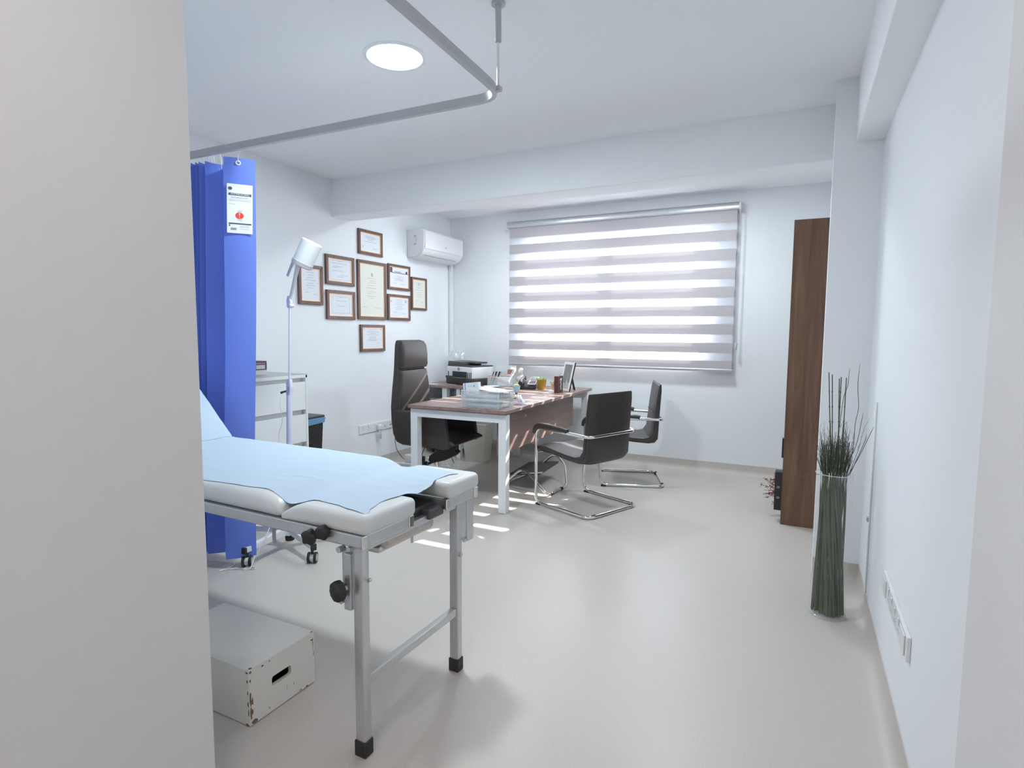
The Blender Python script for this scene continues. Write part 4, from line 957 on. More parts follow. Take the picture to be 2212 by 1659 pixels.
# pen figurine
fg = thing('figurine_pen_cup', 'little figurine cup in pale blue and yellow on an orange stand mid-desk', 'ornament', (-2.17, 4.42, ZD))
fx, fy = -2.17, 4.42
MB().lathe([(0.026, 0.0), (0.026, 0.006), (0.010, 0.010), (0.009, 0.045), (0.014, 0.060)], (fx, fy, ZD), 18).build('stand', 'frame', fg, smooth=True)
MB().lathe([(0.015, 0.055), (0.028, 0.075), (0.032, 0.100), (0.034, 0.115), (0.030, 0.115), (0.027, 0.09)], (fx, fy, ZD), 20).build('cup', 'cyan', fg, smooth=True)
k = MB()
for i in range(5): k.sphere((fx+0.014*math.cos(i*1.3), fy+0.014*math.sin(i*1.3), ZD+0.116), 0.012, 8, 6)
k.build('yellow_top', 'yellow', fg, smooth=True)
bd = MB()
for i in range(22):
    a = i*2*math.pi/22; bd.sphere((-2.60+0.026*math.cos(a)+0.006*math.sin(3*a), 5.12+0.022*math.sin(a), ZD+0.005), 0.005, 8, 6)
tag(bd.build('bead_bracelet', 'frame', smooth=True), 'small brown bead bracelet lying on the desk by the phone', 'bracelet')
ds = MB().lathe([(0.001, 0.004), (0.085, 0.006), (0.088, 0.009), (0.084, 0.009), (0.001, 0.007)], (-2.885, 5.285, ZD), 32, cap=False)
tag(ds.build('saucer', 'paper', smooth=True), 'flat white round saucer in front of the clear acrylic organiser', 'saucer')
sheet('white_card', 'small white card lying between the printer and the round saucer', (-3.02, 5.20), (0.10, 0.06), 10, 'paper', ZD+0.001, 0.004)
sheet('loose_paper', 'loose paper at the left end of the return desk beside the printer', (-3.60, 5.24), (0.14, 0.10), 8, 'paper', ZD+0.001, 0.002)
# acrylic organiser and its contents
og = thing('desk_organiser', 'clear acrylic desk organiser with sloping sides beside the printer', 'organiser', (-2.85, 5.46, ZD))
ox0, ox1, oy0, oy1 = -2.975, -2.715, 5.365, 5.525
b = MB(); t = 0.003
for x in (ox0, -2.875, ox1-t):
    top = [(x, oy0, ZD+0.002), (x, oy1, ZD+0.002), (x, oy1, ZD+0.215), (x, oy1-0.03, ZD+0.215), (x, oy0, ZD+0.100)] if x != -2.875 else [(x, oy0, ZD+0.002), (x, oy1, ZD+0.002), (x, oy1, ZD+0.1), (x, oy0, ZD+0.09)]
    b.prism(top, (t, 0, 0))
b.box(ox0, ox1, oy0, oy0+t, ZD+0.002, ZD+0.100).box(ox0, ox1, oy1-t, oy1, ZD+0.002, ZD+0.215).box(ox0, ox1, oy0, oy1, ZD+0.001, ZD+0.004)
b.build('shell', 'acrylic', og)
e = MB()
for x in (ox0, ox1): e.tube([(x, oy0, ZD+0.002), (x, oy0, ZD+0.1), (x, oy1-0.03, ZD+0.215), (x, oy1, ZD+0.215)], 0.002, 4)
e.tube([(ox0, oy0, ZD+0.1), (ox1, oy0, ZD+0.1)], 0.002, 4); e.tube([(ox0, oy1, ZD+0.215), (ox1, oy1, ZD+0.215)], 0.002, 4); e.tube([(ox0, oy0, ZD+0.003), (ox1, oy0, ZD+0.003)], 0.002, 4)
e.build('edge', 'acryledge', og)
for i in range(5):
    x = -2.965+0.016*i; b = MB().tube([(x, 5.40+0.02*(i % 2), ZD+0.008), (x+0.022+0.004*i, 5.44+0.02*(i % 2), ZD+0.150)], 0.0048, 8, radii=[0.002, 0.0055])
    tag(b.build('pen', 'black', smooth=True), 'black pen standing in the left bin of the acrylic organiser', 'pen', 'black pens in the organiser')
tag(MB().tube([(-2.980, 5.385, ZD+0.103), (-2.90, 5.40, ZD+0.108)], 0.004, 8).build('marker', 'orange', smooth=True), 'orange marker lying across the front of the acrylic organiser', 'pen')
tb = thing('tape_box', 'pink and white box of tape with a round emblem inside the organiser', 'box', (-2.80, 5.41, ZD))
MB().box(-2.868, -2.722, 5.388, 5.45, ZD+0.005, ZD+0.092).build('carton', 'paper', tb)
MB().box(-2.866, -2.815, 5.3872, 5.388, ZD+0.045, ZD+0.085).build('printed_patch', 'pink', tb)
k = MB().tube([Vector((-2.795+0.014*math.cos(a), 5.3865, ZD+0.048+0.014*math.sin(a))) for a in [i*math.pi/10 for i in range(20)]], 0.003, 6, closed=True); k.build('round_emblem', 'inkpink', tb)
tag(MB().cbox((-2.765, 5.50, ZD+0.150), (0.075, 0.01, 0.05), rz=12, rx=-10).build('brown_card', 'flower2'), 'small brown card poking up inside the back of the organiser', 'card')
tag(MB().cbox((-2.765, 5.48, ZD+0.118), (0.08, 0.05, 0.012), rz=6).build('card_stack', 'pink'), 'pink-edged stack of cards on the tape box in the organiser', 'cards')
# bust
bu = thing('plaster_bust', 'small white plaster bust of a bald man behind the telephone', 'bust', (-2.66, 5.56, ZD))
bx, by = -2.672, 5.56
b = MB()
def ell(cx_, cy_, z, rx_, ry_): return [Vector((cx_+rx_*math.cos(a), cy_+ry_*math.sin(a), z)) for a in [i*2*math.pi/20 for i in range(20)]]
b.loft([ell(bx, by, ZD+0.001, .040, .035), ell(bx, by, ZD+0.012, .040, .035), ell(bx, by, ZD+0.02, .028, .026), ell(bx, by, ZD+.035, .030, .026), ell(bx, by, ZD+.055, .058, .030), ell(bx, by, ZD+.078, .062, .030), ell(bx, by, ZD+.095, .050, .026), ell(bx, by, ZD+.106, .026, .021), ell(bx, by, ZD+.118, .018, .018), ell(bx-.003, by-.004, ZD+.128, .019, .022),
        ell(bx-.004, by-.005, ZD+.142, .023, .027), ell(bx-.004, by-.004, ZD+.160, .026, .030), ell(bx-.002, by-.002, ZD+.175, .0255, .030), ell(bx, by, ZD+.186, .019, .023), ell(bx, by, ZD+.191, .009, .011)])
b.sphere((bx-.010, by-.036, ZD+.150), .0045, 8, 6, (1, 1.3, 1.8)); b.sphere((bx+.024, by, ZD+.153), .005, 8, 6, (.6, 1, 1.6)); b.sphere((bx-.030, by, ZD+.153), .005, 8, 6, (.6, 1, 1.6))
b.sphere((bx-.008, by-.031, ZD+.137), .006, 8, 6, (1.3, .7, .5)); b.sphere((bx-.006, by-.030, ZD+.128), .006, 8, 6)
b.build('figure', 'plaster', bu, smooth=True)
# phone
ph = thing('desk_phone', 'black office telephone with handset and tilted display on the desk', 'telephone', (-2.47, 5.32, ZD), 12)
MB().prism([(-0.09, -0.11, 0.0), (-0.09, 0.11, 0.0), (-0.09, 0.11, 0.075), (-0.09, -0.11, 0.030)], (0.18, 0, 0)).build('body', 'black', ph, world=L_, bevel=0.006)
MB().prism([(-0.088, -0.12, 0.01), (-0.088, -0.12, 0.06), (-0.088, -0.05, 0.075), (-0.088, -0.05, 0.02)], (0.055, 0, 0)).build('cradle', 'black', ph, world=L_, bevel=0.006)
hs = [(-0.062, -0.118, 0.068), (-0.062, -0.098, 0.082), (-0.062, -0.04, 0.094), (-0.062, 0.03, 0.106), (-0.062, 0.085, 0.108), (-0.062, 0.108, 0.094)]
MB().tube(spline(hs, 5), 0.017, 10, radii=None).build('handset', 'handset', ph, world=L_, smooth=True)
for q in ((-0.062, -0.098, 0.070), (-0.062, 0.095, 0.092)): MB().sphere(q, 0.020, 12, 8, (1, 1, .6)).build('earpiece', 'handset', ph, world=L_, smooth=True)
MB().cbox((0.045, 0.0, 0.080), (0.085, 0.20, 0.010), rx=18).build('keypad_panel', 'plasticgrey', ph, world=L_, bevel=0.003)
MB().cbox((0.045, 0.045, 0.101), (0.065, 0.075, 0.003), rx=18).build('display', 'screen', ph, world=L_)
MB().cbox((0.020, -0.065, 0.066), (0.014, 0.010, 0.004), rx=18).build('red_key', 'red', ph, world=L_)
k = MB()
for i in range(3):
    for j in range(4): k.cbox((0.035+i*0.018, -0.075+j*0.018, 0.0635+j*0.0058), (0.012, 0.011, 0.004), rx=18)
k.build('keys', 'darkgrey', ph, world=L_)
# potted succulent
pt = thing('potted_succulent', 'pale green succulent in a mustard yellow pot on the desk', 'potted plant', (-2.32, 5.30, ZD))
MB().lathe([(0.036, 0.0), (0.038, 0.003), (0.050, 0.098), (0.052, 0.100), (0.048, 0.100), (0.045, 0.086), (0.001, 0.084)], (-2.32, 5.30, ZD), 28).build('pot', 'mustard', pt, smooth=True)
k = MB(); rnd = random.Random(2)
for i in range(46):
    a = rnd.uniform(0, 6.28); r_ = rnd.uniform(0, .036); t_ = Vector((math.cos(a), math.sin(a), 0)); c_ = Vector((-2.32, 5.30, ZD+0.082)) + t_*r_
    tip = c_ + t_*rnd.uniform(.004, .022) + Vector((0, 0, rnd.uniform(.022, .045))); k.tube([c_, c_.lerp(tip, .5)+Vector((0,0,.004)), tip], .004, 6, radii=[.0035, .0055, .001])
k.build('leaves', 'green', pt, smooth=True)
# branch ornament
br = thing('branch_ornament', 'golden branch ornament on a white round base beside the brown box', 'ornament', (-2.105, 5.06, ZD))
MB().lathe([(0.001, 0.0), (0.036, 0.0), (0.040, 0.010), (0.036, 0.022), (0.001, 0.024)], (-2.105, 5.06, ZD), 26, cap=False).build('base', 'plaster', br, smooth=True)
k = MB(); rnd = random.Random(8)
for i in range(10):
    a = rnd.uniform(0, 6.28); sp = rnd.uniform(.01, .036); p0 = Vector((-2.105, 5.06, ZD+.020)); p1 = p0+Vector((math.cos(a)*sp*.4, math.sin(a)*sp*.4, .035)); p2 = p0+Vector((math.cos(a)*sp, math.sin(a)*sp, rnd.uniform(.075, .105)))
    k.tube([p0, p1, p1.lerp(p2, .5)+Vector((.004, 0, 0)), p2], .0025, 6, radii=[.004, .0035, .003, .002])
    k.tube([p1.lerp(p2, .4), p1.lerp(p2, .4)+Vector((math.cos(a+1.5)*.014, math.sin(a+1.5)*.014, .026))], .002, 6, radii=[.0025, .0015])
k.build('branches', 'gilt', br, smooth=True)
sheet('white_card', 'white card lying under the branch ornament on the desk', (-2.14, 5.03), (0.11, 0.07), 5, 'paper', ZD+0.0002, 0.0006)
# brown box with rod emblem
bb_ = thing('emblem_box', 'dark brown upright box with a white rod-and-serpent emblem near the desk end', 'box', (-2.05, 5.10, ZD))
MB().rbox(-2.075, -2.035, 5.035, 5.160, ZD+0.0005, ZD+0.160, 0.002, 2).build('box_body', 'brownbox', bb_)
k = MB(); xe = -2.0338
k.tube([(xe, 5.105, ZD+.025), (xe, 5.105, ZD+.135)], .0022, 6)
k.tube([(xe, 5.105+0.013*math.sin(t_*1.05), ZD+.032+t_*0.0062) for t_ in range(0, 14)], .002, 6)
k.tube([(xe, 5.085, ZD+.118), (xe, 5.095, ZD+.132), (xe, 5.105, ZD+.124), (xe, 5.116, ZD+.135), (xe, 5.124, ZD+.118)], .0045, 6)
k.build('emblem', 'paper', bb_)
# photo frame
pf = thing('photo_frame', 'white-edged photo frame leaning back at the far end of the desk, seen at an angle', 'photo frame', (-2.065, 5.265, ZD+0.0035), -41)
FX = Matrix.Rotation(R(-13), 4, 'X')
def fbox(bb, x0, x1, z0, z1, y0, y1): bb.box(x0, x1, y0, y1, z0, z1, FX)
k = MB(); fbox(k, -.10, .10, 0, .285, .001, .014); k.build('backing', 'black', pf, world=L_)
k = MB(); w_ = .024
fbox(k, -.10, .10, 0, w_, -.004, .001); fbox(k, -.10, .10, .285-w_, .285, -.004, .001); fbox(k, -.10, -.10+w_, w_, .285-w_, -.004, .001); fbox(k, .10-w_, .10, w_, .285-w_, -.004, .001)
k.build('white_border', 'plastic', pf, world=L_)
k = MB(); fbox(k, -.10+w_, .10-w_, w_, .285-w_, -.001, .001); ph_ = k.build('photograph', 'photosky', pf, world=L_)
k = MB()
for (x0, x1, z0, z1) in ((-.076, .076, .026, .045), (-.06, -.02, .045, .075), (0.0, .03, .045, .10), (.04, .07, .045, .082), (.014, .019, .10, .175), (-.03, -.005, .045, .058)): fbox(k, x0, x1, z0, z1, -.0016, -.001)
k.build('printed_skyline', 'ink', ph_, world=L_)
MB().prism([(-0.02, 0.064, 0.20), (0.02, 0.064, 0.20), (0.02, 0.115, 0.002), (-0.02, 0.115, 0.002)], (0, 0.003, 0)).build('easel_back', 'black', pf, world=L_)

# ------------------------------------------------------------------ wastebasket and footrest
wb = thing('wastebasket', 'square translucent plastic wastebasket lined with a bag under the desk', 'bin', (-2.99, 5.17, 0))
def rsq(cx_, cy_, h_, z, ang=8):
    return [Vector((cx_, cy_, z)) + Matrix.Rotation(R(ang), 3, 'Z') @ Vector((sx*h_, sy*h_, 0)) for sx, sy in ((-1, -1), (1, -1), (1, 1), (-1, 1))]
b = MB(); b.loft([rsq(-2.985, 5.18, .098, 0.001), rsq(-2.985, 5.18, .135, 0.40)], cap=False); b.poly(rsq(-2.985, 5.18, .097, 0.003)); b.build('tub', 'frost', wb, solid=0.003)
k = MB(); k.loft([rsq(-2.985, 5.18, .1385, .395), rsq(-2.985, 5.18, .142, .405)], cap=False); k.build('rim', 'plastic', wb, solid=0.006)
k = MB(); k.grid(lambda u, v: (-2.985+0.075*math.cos(u*6.283)*(0.7+.5*v)+.02*noise.noise(Vector((u*9, v*4, 1))), 5.18+0.075*math.sin(u*6.283)*(.7+.5*v)+.02*noise.noise(Vector((u*8, v*5, 4))), 0.01+0.30*v), 24, 8); k.build('bag_liner', 'baglining', wb, smooth=True)
fr_ = thing('footrest', 'dark grey footrest plate on bent chrome tubes under the desk', 'footrest', (-2.08, 4.65, 0))
P = [Vector(p) for p in ((-2.26, 4.47, .083), (-1.945, 4.43, .128), (-1.955, 4.90, .142), (-2.275, 4.92, .098))]
MB().prism(rpath(P, 0.03, 4, closed=True), (0, 0, .012)).build('plate', 'darkgrey', fr_, bevel=0.002)
MB().tube(rpath([(-2.275, 4.36, .012), (-2.10, 4.42, .180), (-1.80, 4.26, .012), (-1.775, 4.62, .012), (-1.86, 4.80, .150), (-1.99, 4.86, .235), (-2.24, 4.92, .012)], [0, .08, .06, .05, .06, .08, 0], 6), 0.0095, 12).build('tube_frame', 'chrome', fr_, smooth=True)
MB().tube([(-2.295, 4.36, .012), (-2.25, 4.93, .012)], 0.0095, 12).build('floor_tube', 'chrome', fr_, smooth=True)
for p, q in (((-1.793, 4.32, .012), (-1.797, 4.35, .012)), ((-1.783, 4.50, .012), (-1.781, 4.53, .012))): MB().cyl(p, q, 0.0125, 14).build('rubber_ring', 'rubber', fr_, smooth=True)
# ------------------------------------------------------------------ executive chair (faces +x)
xc = thing('executive_chair', 'tall black leather executive swivel chair tucked behind the desk', 'chair', (-2.775, 4.05, 0), 2)
def sect(z, xf, xb, hw, r_=0.03):
    """rounded slab outline at height z: front face x=xf, rear face x=xb, half width hw"""
    pts = []
    for cx_, cy_, a0 in ((xf-r_, hw-r_, 0), (xb+r_, hw-r_, 90), (xb+r_, -hw+r_, 180), (xf-r_, -hw+r_, 270)):
        for i in range(5):
            a_ = R(a0+90*i/4); pts.append(Vector((cx_+r_*math.cos(a_), cy_+r_*math.sin(a_), z)))
    return pts
b = MB()
tab = [(0.408, -0.10, -0.150, .215), (0.415, -0.14, -0.190, .235), (0.44, -.165, -.218, .245), (0.50, -.18, -.240, .250), (0.60, -.195, -.255, .250), (0.72, -.200, -.264, .243), (0.86, -.200, -.266, .222), (1.00, -.198, -.264, .200), (1.12, -.198, -.262, .192), (1.22, -.203, -.260, .186), (1.258, -.212, -.256, .178), (1.268, -.222, -.250, .162)]
b.loft([sect(z, f-0.010, bk_, hw, min(.016, (f-0.010-bk_)/2.2)) for z, f, bk_, hw in tab]); b.build('back_shell', 'leather', xc, world=False, smooth=True)
def cushion(nm, rows, r_=0.028):
    bb = MB(); bb.loft([sect(z, f, bk_, hw, min(r_, (f-bk_)/2.2)) for z, f, bk_, hw in rows]); return bb.build(nm, 'leather', xc, world=False, smooth=True)
cushion('headrest_cushion', [(1.026, -.215, -.25, .190), (1.034, -.178, -.245, .194), (1.06, -.165, -.245, .193), (1.15, -.165, -.245, .189), (1.225, -.172, -.245, .182), (1.256, -.190, -.245, .172), (1.266, -.222, -.245, .156)], 0.024)
cushion('back_cushion', [(0.60, -.180, -.24, .242), (0.70, -.172, -.24, .236), (0.80, -.168, -.24, .225), (0.90, -.168, -.24, .208), (0.98, -.172, -.24, .196), (1.014, -.180, -.24, .192), (1.022, -.212, -.24, .184)], 0.020)
b = MB(); secs = []
for x, zt, zb, hw in ((-0.19, .47, .412, .235), (-0.05, .472, .405, .238), (0.10, .478, .404, .240), (0.22, .480, .410, .243), (0.29, .476, .418, .246), (0.325, .464, .428, .248), (0.345, .452, .438, .246), (0.350, .447, .443, .240)):
    r_ = min(.03, (zt-zb)/2.3); pts = []
    for cy_, cz_, a0 in ((hw-r_, zt-r_, 0), (-hw+r_, zt-r_, 90), (-hw+r_, zb+r_, 180), (hw-r_, zb+r_, 270)):
        for i in range(5):
            a_ = R(a0+90*i/4); pts.append(Vector((x, cy_+r_*math.cos(a_), cz_+r_*math.sin(a_))))
    secs.append(pts)
b.loft(secs); b.build('seat', 'leather', xc, world=False, smooth=True)
for s_ in (-1, 1):
    o_ = [(-.235, .50), (-.20, .43), (-.14, .408), (.24, .400), (.300, .412), (.292, .50), (.268, .66), (.235, .688), (-.22, .694)]
    b = MB().prism([(x, s_*.218, z) for x, z in o_], (0, s_*.038, 0))
    ap_ = b.build('arm_panel', 'leather', xc, world=False, bevel=0.012, seg=4)
    MB().tube(rpath([(x, s_*.2565, z) for x, z in [(-.13, .420), (.24, .412), (.288, .424), (.281, .50), (.258, .655), (.23, .678), (-.19, .682)]], .03, 4), .0022, 5).build('seam', 'leather', ap_, world=False)
mc = MB().prism([(.06, -.035, .405), (.05, -.035, .335), (-.02, -.035, .285), (-.030, -.035, .245), (0, -.035, .222), (.135, -.035, .262), (.225, -.035, .310), (.250, -.035, .336), (.232, -.035, .355), (.235, -.035, .405)], (0, .07, 0)).build('tilt_mechanism', 'black', xc, world=False, bevel=0.004)
MB().cyl((-.005, -.03, .225), (-.03, -.05, .219), .011, 12).build('tension_rod', 'black', mc, world=False)
MB().cyl((-.035, -.04, .217), (-.060, -.075, .210), .024, 22).build('tension_knob', 'rubber', mc, world=False, smooth=True)
MB().tube([Vector((-.040, -.047, .2157)) + Vector((.82*math.cos(a), -.57*math.cos(a), 0))*.0243 + Vector((0, 0, 1))*.0243*math.sin(a) for a in [i*math.pi/10 for i in range(20)]], .002, 6, closed=True).build('knob_ring', 'chrome', mc, world=False)
MB().cyl((.03, 0, .09), (.03, 0, .24), .019, 20).build('gas_lift', 'chrome', xc, world=False, smooth=True)
hubv = Vector((0.03, 0, 0))
MB().lathe([(0.045, .055), (0.05, .065), (0.05, .10), (0.030, .115)], hubv, 24).build('base_hub', 'chrome', xc, world=False, smooth=True)
for i in range(5):
    a_ = R(50 + i*72); d_ = Vector((math.cos(a_), math.sin(a_), 0)); s_ = Vector((-d_.y, d_.x, 0)); secs = []
    for r_, z0_, z1_, w_ in ((.03, .065, .112, .022), (.335, .068, .096, .020)):
        c_ = hubv+d_*r_; secs.append([c_-s_*w_+Vector((0,0,z0_)), c_+s_*w_+Vector((0,0,z0_)), c_+s_*w_+Vector((0,0,z1_)), c_-s_*w_+Vector((0,0,z1_))])
    lgx = MB().loft(secs).build('base_arm', 'chrome', xc, world=False, bevel=0.005)
    cc = hubv+d_*.31
    for s2 in (-1, 1): MB().cyl(cc+s_*s2*.008+Vector((0,0,.027)), cc+s_*s2*.026+Vector((0,0,.027)), .027, 20).build('castor_wheel', 'rubber', lgx, world=False, smooth=True)
    MB().cyl(cc+Vector((0,0,.035)), cc+Vector((0,0,.072)), .009, 10).build('castor_stem', 'rubber', lgx, world=False)

# ------------------------------------------------------------------ cantilever visitor chairs (face +x local)
def visitor_chair(label):
    t_ = thing('visitor_chair', label, 'chair', (-1.676, 4.295, 0), 157, 'visitor chairs facing the desk')
    W = 0.278; r_ = 0.0125; za = .602
    half = [(-.25, W, r_+.002), (0.03, W, r_+.002), (0.03, W, za), (-0.30, W, za), (-0.50, W-0.012, za-.008)]
    loop = [(-.52, 0, r_+.002), (-.52, W, r_+.002)] + half[1:] + [(-0.50, -W+0.012, za-.008)] + [(x, -y, z) for x, y, z in reversed(half[1:-1])] + [(-.52, -W, r_+.002)]
    pts = rpath(loop[1:], [.07, .07, .06, .02, .055, .055, .02, .06, .07, .07], 7, closed=True)
    MB().tube(pts, r_, 14, closed=True).build('tube_frame', 'chrome', t_, world=False, smooth=True)
    MB().tube([(0.02, -W, .415), (0.02, W, .415)], .010, 10).build('front_crossbar', 'chrome', t_, world=False, smooth=True)
    # one-piece padded seat and back: profile swept over the width
    prof = [(0.055, .452), (0.035, .466), (-.04, .470), (-.14, .452), (-.25, .438), (-.33, .434), (-.375, .448), (-.405, .490), (-.418, .60), (-.430, .72), (-.446, .84), (-.460, .890)]
    back = [(0.058, .430), (0.03, .415), (-.04, .412), (-.14, .396), (-.26, .380), (-.39, .370), (-.445, .376), (-.472, .41), (-.480, .60), (-.486, .72), (-.492, .84), (-.486, .895)]
    for nm, a_, b_ in (('seat', 0, 7), ('backrest', 6, 12)):
        bb = MB(); n_ = 12
        def P_(k_, v, front):
            x, z = (prof if front else back)[k_]; s_ = (v-.5)*2; hw = .235 + (0.006 if k_ < 3 else 0)
            e_ = (1-abs(s_)**6)
            bx_, bz_ = back[k_]; fx_, fz_ = prof[k_]
            mxx, mzz = (bx_+fx_)/2, (bz_+fz_)/2
            return (mxx+(x-mxx)*(.62+.38*e_), s_*hw, mzz+(z-mzz)*(.62+.38*e_))
        for front in (True, False):
            rows = [[bb.bm.verts.new(P_(k_, j/n_, front)) for j in range(n_+1)] for k_ in range(a_, b_)]
            for i in range(len(rows)-1):
                for j in range(n_): bb._f([rows[i][j], rows[i][j+1], rows[i+1][j+1], rows[i+1][j]])
            if front: F_ = rows
        for i in range(len(F_)-1):
            for j in (0, n_): bb._f([F_[i][j], F_[i+1][j], rows[i+1][j], rows[i][j]])
        for i in (0, len(F_)-1):
            for j in range(n_): bb._f([F_[i][j], F_[i][j+1], rows[i][j+1], rows[i][j]])
        cu_ = bb.build(nm, 'leather', t_, world=False, smooth=True)
        mid = [((prof[k_][0]+back[k_][0])/2, (prof[k_][1]+back[k_][1])/2) for k_ in range(a_, b_)]
        for s_ in (-1, 1):
            MB().tube([(x, s_*.236, z) for x, z in mid], .0045, 6).build('piping', 'leather', cu_, world=False, smooth=True)
        if nm == 'backrest': MB().tube([(mid[-1][0], -.236, mid[-1][1]+.002), (mid[-1][0], .236, mid[-1][1]+.002)], .0055, 6).build('piping', 'leather', cu_, world=False)
        if nm == 'backrest':
            MB().tube([(-.419, -.19, .655), (-.416, 0, .655), (-.419, .19, .655)], .003, 6).build('seam', 'black', cu_, world=False)
    for s_ in (-1, 1):
        ar = [(0.048, s_*W, .560), (0.040, s_*W, .598), (0.005, s_*W, .624), (-.08, s_*W, .628), (-.18, s_*W, .624), (-.27, s_*W, .618), (-.30, s_*W, .612)]
        bb = MB(); bb.tube(spline(ar, 4), .019, 12, radii=None); bb.build('armrest_pad', 'leather', t_, world=False, smooth=True)
        MB().cbox((0.0, s_*(W), .006), (.045, .024, .012)).build('glide', 'rubber', t_, world=False)
        MB().cyl((-.515, s_*.20, .0145), (-.515, s_*.225, .0145), .0150, 14).build('glide', 'rubber', t_, world=False, smooth=True)
        MB().cbox((-.475, s_*.20, .595), (.03, .014, .014)).build('back_bolt', 'chrome', t_, world=False)
        MB().box(-.10, .03, s_*.20-.012, s_*.20+.012, .405, .425).build('seat_bracket', 'rubber', t_, world=False)
    return t_
vc = visitor_chair('black leather cantilever chair with chrome frame seen from behind, nearest the camera')
v2 = copy_tree(vc); v2.location = (-1.595, 5.06, 0); v2.rotation_euler = (0, 0, R(200))
v2['label'] = 'black leather cantilever chair with chrome frame seen side-on, nearer the window wall'

# ------------------------------------------------------------------ bookcase, binder, dried flowers
bc_ = thing('bookcase', 'tall dark walnut bookcase seen end-on beside the column', 'bookcase', (0.12, 4.75, 0))
X0, X1, Y0_, Y1_, H_ = -0.080, 0.31, 4.400, 5.20, 2.103
MB().box(X0, X1, Y0_, Y0_+0.022, 0.0, H_).build('side_panel', 'bookwood', bc_, bevel=0.001)
MB().box(X0, X1, Y1_-0.022, Y1_, 0.0, H_).build('side_panel', 'bookwood', bc_, bevel=0.001)
MB().box(X1-0.008, X1, Y0_+.022, Y1_-.022, 0.0, H_).build('back_board', 'bookwood', bc_)
for z in (0.06, 0.44, 0.80, 1.16, 1.52, 1.88, 2.078): MB().box(X0+0.004, X1-.008, Y0_+.022, Y1_-.022, z, z+0.022).build('shelf', 'bookwood', bc_)
bn = thing('lever_arch_file', 'dark file with two metal clasps sticking out past the edge of the bookcase', 'file', (-0.03, 4.45, 0.082))
MB().rbox(-0.128, 0.10, 4.455, 4.540, 0.0825, 0.360, 0.004).build('cover', 'handset' if False else 'darkfile', bn, smooth=True)
for z in (0.175, 0.250): MB().tube([Vector((-0.103+0.010*math.cos(a), 4.4535, z+0.0055*math.sin(a))) for a in [i*math.pi/8 for i in range(16)]], .0018, 6, closed=True).build('clasp', 'chrome', bn, smooth=True)
b2 = tag(MB().rbox(-0.092, 0.10, 4.46, 4.52, 0.463, 0.60, 0.003).build('dark_book', 'darkfile'), 'dark book on the shelf above the clasped file, just showing past the bookcase', 'book')
fl = thing('dried_flowers', 'reddish dried flower spray poking out low behind the dark file', 'dried flowers', (-0.07, 4.60, 0.0))
MB().lathe([(0.04, 0.082), (0.05, 0.10), (0.035, 0.15), (0.03, 0.16)], (-0.045, 4.60, 0), 18).build('vase', 'brownbox', fl, smooth=True)
rnd = random.Random(21)
for i in range(60):
    a = rnd.uniform(math.pi*0.55, math.pi*1.45); p0 = Vector((-0.05, 4.60, 0.15)); L = rnd.uniform(.08, .175)
    el = rnd.uniform(-1.1, 0.95); d_ = Vector((math.cos(a)*math.cos(el), math.sin(a)*math.cos(el)*.6, math.sin(el)))
    p2 = p0 + d_*L + Vector((-.01, 0, 0.06)); p1 = p0.lerp(p2, .5)+Vector((0, 0, .02))
    s_ = MB(); s_.m('flower'); s_.tube([p0, p1, p2], .0012, 5, radii=[.0016, .0013, .0007])
    if i % 2: s_.m('flower2' if i % 4 == 1 else 'flower'); s_.sphere(p1.lerp(p2, rnd.uniform(.4, 1)), rnd.uniform(.005, .011), 8, 6, (1, 1, .7))
    for k_ in range(8): q = p1.lerp(p2, rnd.uniform(0, 1)); s_.tube([q, q+Vector((rnd.uniform(-.02, .0), rnd.uniform(-.012, .012), rnd.uniform(-.018, .018)))], .0014, 4)
    s_.build('flower_stem', None, fl)

# ------------------------------------------------------------------ glass vase with reeds
VX, VY = 0.165, 3.055
vs = thing('glass_vase', 'tall clear glass cylinder vase standing on the floor in front of the column', 'vase', (VX, VY, 0))
gl = MB().lathe([(0.0785, 0.004), (0.0785, 0.686)], (VX, VY, 0), 64, cap=False).build('glass', 'vaseglass', vs, smooth=True)
MB().tube([(VX+0.0785*math.cos(a), VY+0.0785*math.sin(a), 0.686) for a in [i*math.pi/32 for i in range(64)]], 0.0016, 6, closed=True).build('rim', 'acryledge', vs, smooth=True)
MB().lathe([(0.001, 0.001), (0.076, 0.001), (0.0795, 0.003), (0.0795, 0.009), (0.076, 0.011), (0.001, 0.0105)], (VX, VY, 0), 56, cap=False).build('base', 'acrylic', vs, smooth=True)
rd = thing('reed_arrangement', 'bundle of green reeds and fine dark twigs standing in the tall glass vase', 'reeds', (VX, VY, 0.012))
rnd = random.Random(17)
def inside(p, rmax):
    d_ = Vector((p.x-VX, p.y-VY)); 
    if d_.length > rmax: d_ *= rmax/d_.length
    return Vector((VX+d_.x, VY+d_.y, p.z))
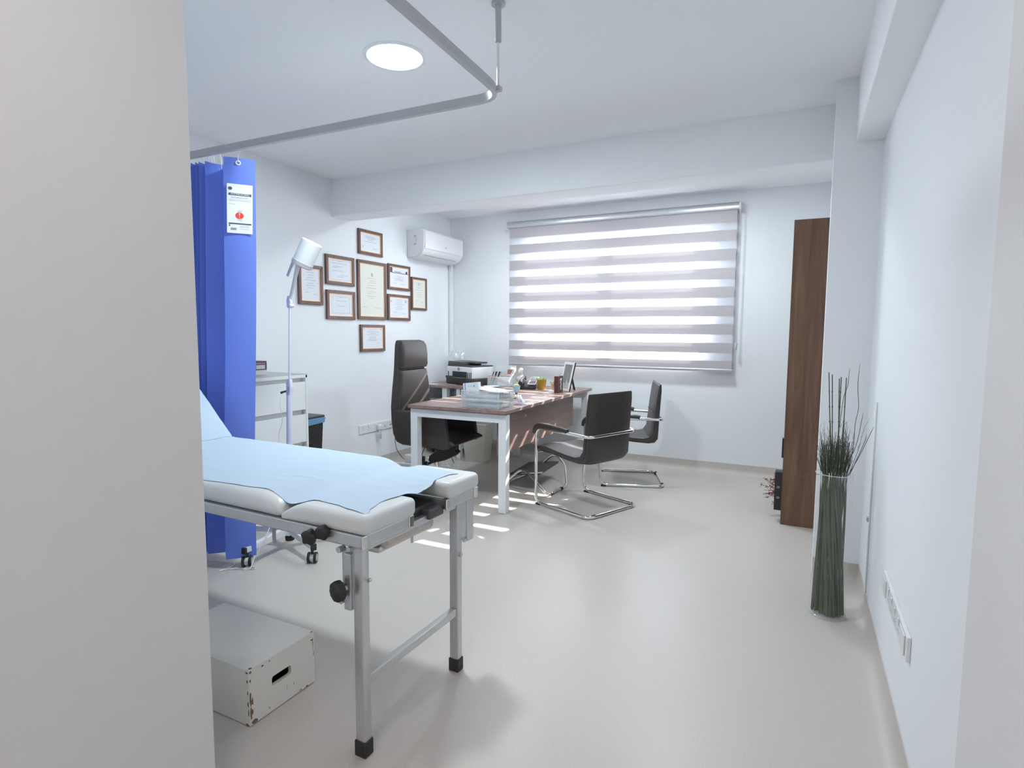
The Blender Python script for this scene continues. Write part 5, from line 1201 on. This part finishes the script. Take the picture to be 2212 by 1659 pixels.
for i in range(96):
    a0 = rnd.uniform(0, 6.283); a1_ = a0 - rnd.uniform(.5, 1.5); rb = .068*math.sqrt(rnd.uniform(.1, 1)); rt_ = .064*math.sqrt(rnd.uniform(.15, 1))
    top = rnd.uniform(0.70, 0.86); 
    if i < 5: top = (1.16, 1.15, 1.14, 1.13, 1.135)[i]
    if i < 5:
        off = [(-.052, .0), (-.036, .0), (-.002, .02), (.006, -.02), (.030, .0)][i]
        # camera-right direction is (.894,.448)
        tp = Vector((VX+off[0]*.894+off[1]*.3, VY+off[0]*.448-off[1], top)); md = Vector((VX+off[0]*.5+.01, VY+off[1]*.5, .66)); r_ = .0024
    else:
        tp = Vector((VX+rt_*1.25*math.cos(a1_), VY+rt_*1.25*math.sin(a1_), top)); md = Vector((VX+rt_*.95*math.cos(a1_), VY+rt_*.95*math.sin(a1_), .68)); r_ = rnd.uniform(.0026, .0044)
    bt = Vector((VX+rb*math.cos(a0), VY+rb*math.sin(a0), .0145)); md = inside(md, .068)
    s_ = MB(); path = [bt, inside(bt.lerp(md, .33)+Vector((rnd.uniform(-.006, .006), rnd.uniform(-.006, .006), 0)), .066), inside(bt.lerp(md, .7), .066), md, tp]
    pp_ = spline(path, 4); n_ = len(pp_)
    s_.m('reed').tube(pp_, r_, 6, radii=[r_*(1 if q < n_*0.62 or i < 5 else 0.38) for q in range(n_)])
    if i < 5:
        for z in [.72+.07*q for q in range(6)]:
            if z < top: t_ = (z-md.z)/(tp.z-md.z); c_ = md.lerp(tp, t_); s_.m('twig').cyl(c_-Vector((0,0,.003)), c_+Vector((0,0,.003)), r_*1.25, 6)
    s_.build('reed_stem', None, rd, smooth=True)
tw = MB()
for i in range(120):
    a = rnd.uniform(0, 6.283); rr_ = rnd.uniform(0, .06); p0 = inside(Vector((VX+rr_*math.cos(a), VY+rr_*math.sin(a), rnd.uniform(.60, .72))), .066)
    ln_ = rnd.uniform(.08, .24); lean = rnd.uniform(.0, .30)*(rr_/.06); p1 = p0 + Vector((math.cos(a)*lean*ln_, math.sin(a)*lean*ln_, ln_))
    if p0.z < .69: p0.z = .69
    tw.tube([p0, p0.lerp(p1, .5)+Vector((rnd.uniform(-.006, .006), rnd.uniform(-.006, .006), 0)), p1], .001, 4, radii=[.0012, .0009, .0004])
    for k_ in range(4):
        q = p0.lerp(p1, rnd.uniform(.2, 1)); b_ = rnd.uniform(0, 6.28); L = rnd.uniform(.015, .045)
        tw.tube([q, q+Vector((math.cos(b_)*L*.5, math.sin(b_)*L*.5, L))], .0007, 4, radii=[.0006, .0003])
for pts in ([(.215, 3.07, .68), (.235, 3.07, .80), (.238, 3.075, .92), (.248, 3.08, 1.00), (.240, 3.08, 1.10), (.243, 3.08, 1.20)],
            [(.20, 3.07, .69), (.245, 3.07, .82), (.262, 3.08, .93), (.268, 3.085, .975)], [(.22, 3.06, .68), (.262, 3.06, .78), (.295, 3.07, .87), (.312, 3.08, .915)],
            [(.225, 3.06, .68), (.245, 3.06, .74), (.278, 3.07, .84), (.285, 3.07, .88)], [(.175, 3.07, .90), (.185, 3.07, 1.04), (.200, 3.08, 1.10), (.203, 3.08, 1.18)],
            [(.105, 3.03, .68), (.065, 3.03, .675), (.03, 3.03, .66), (.01, 3.03, .655)]):
    pts = [inside(Vector(pts[0]), .064)] + [Vector(p) for p in pts[1:]]
    tw.tube(spline(pts, 5), .0014, 5, radii=[.0013]*(len(spline(pts, 5))-4)+[.0012, .001, .0008, .0006])
tag(tw.build('fine_twigs', 'twig', rd), kind='stuff')
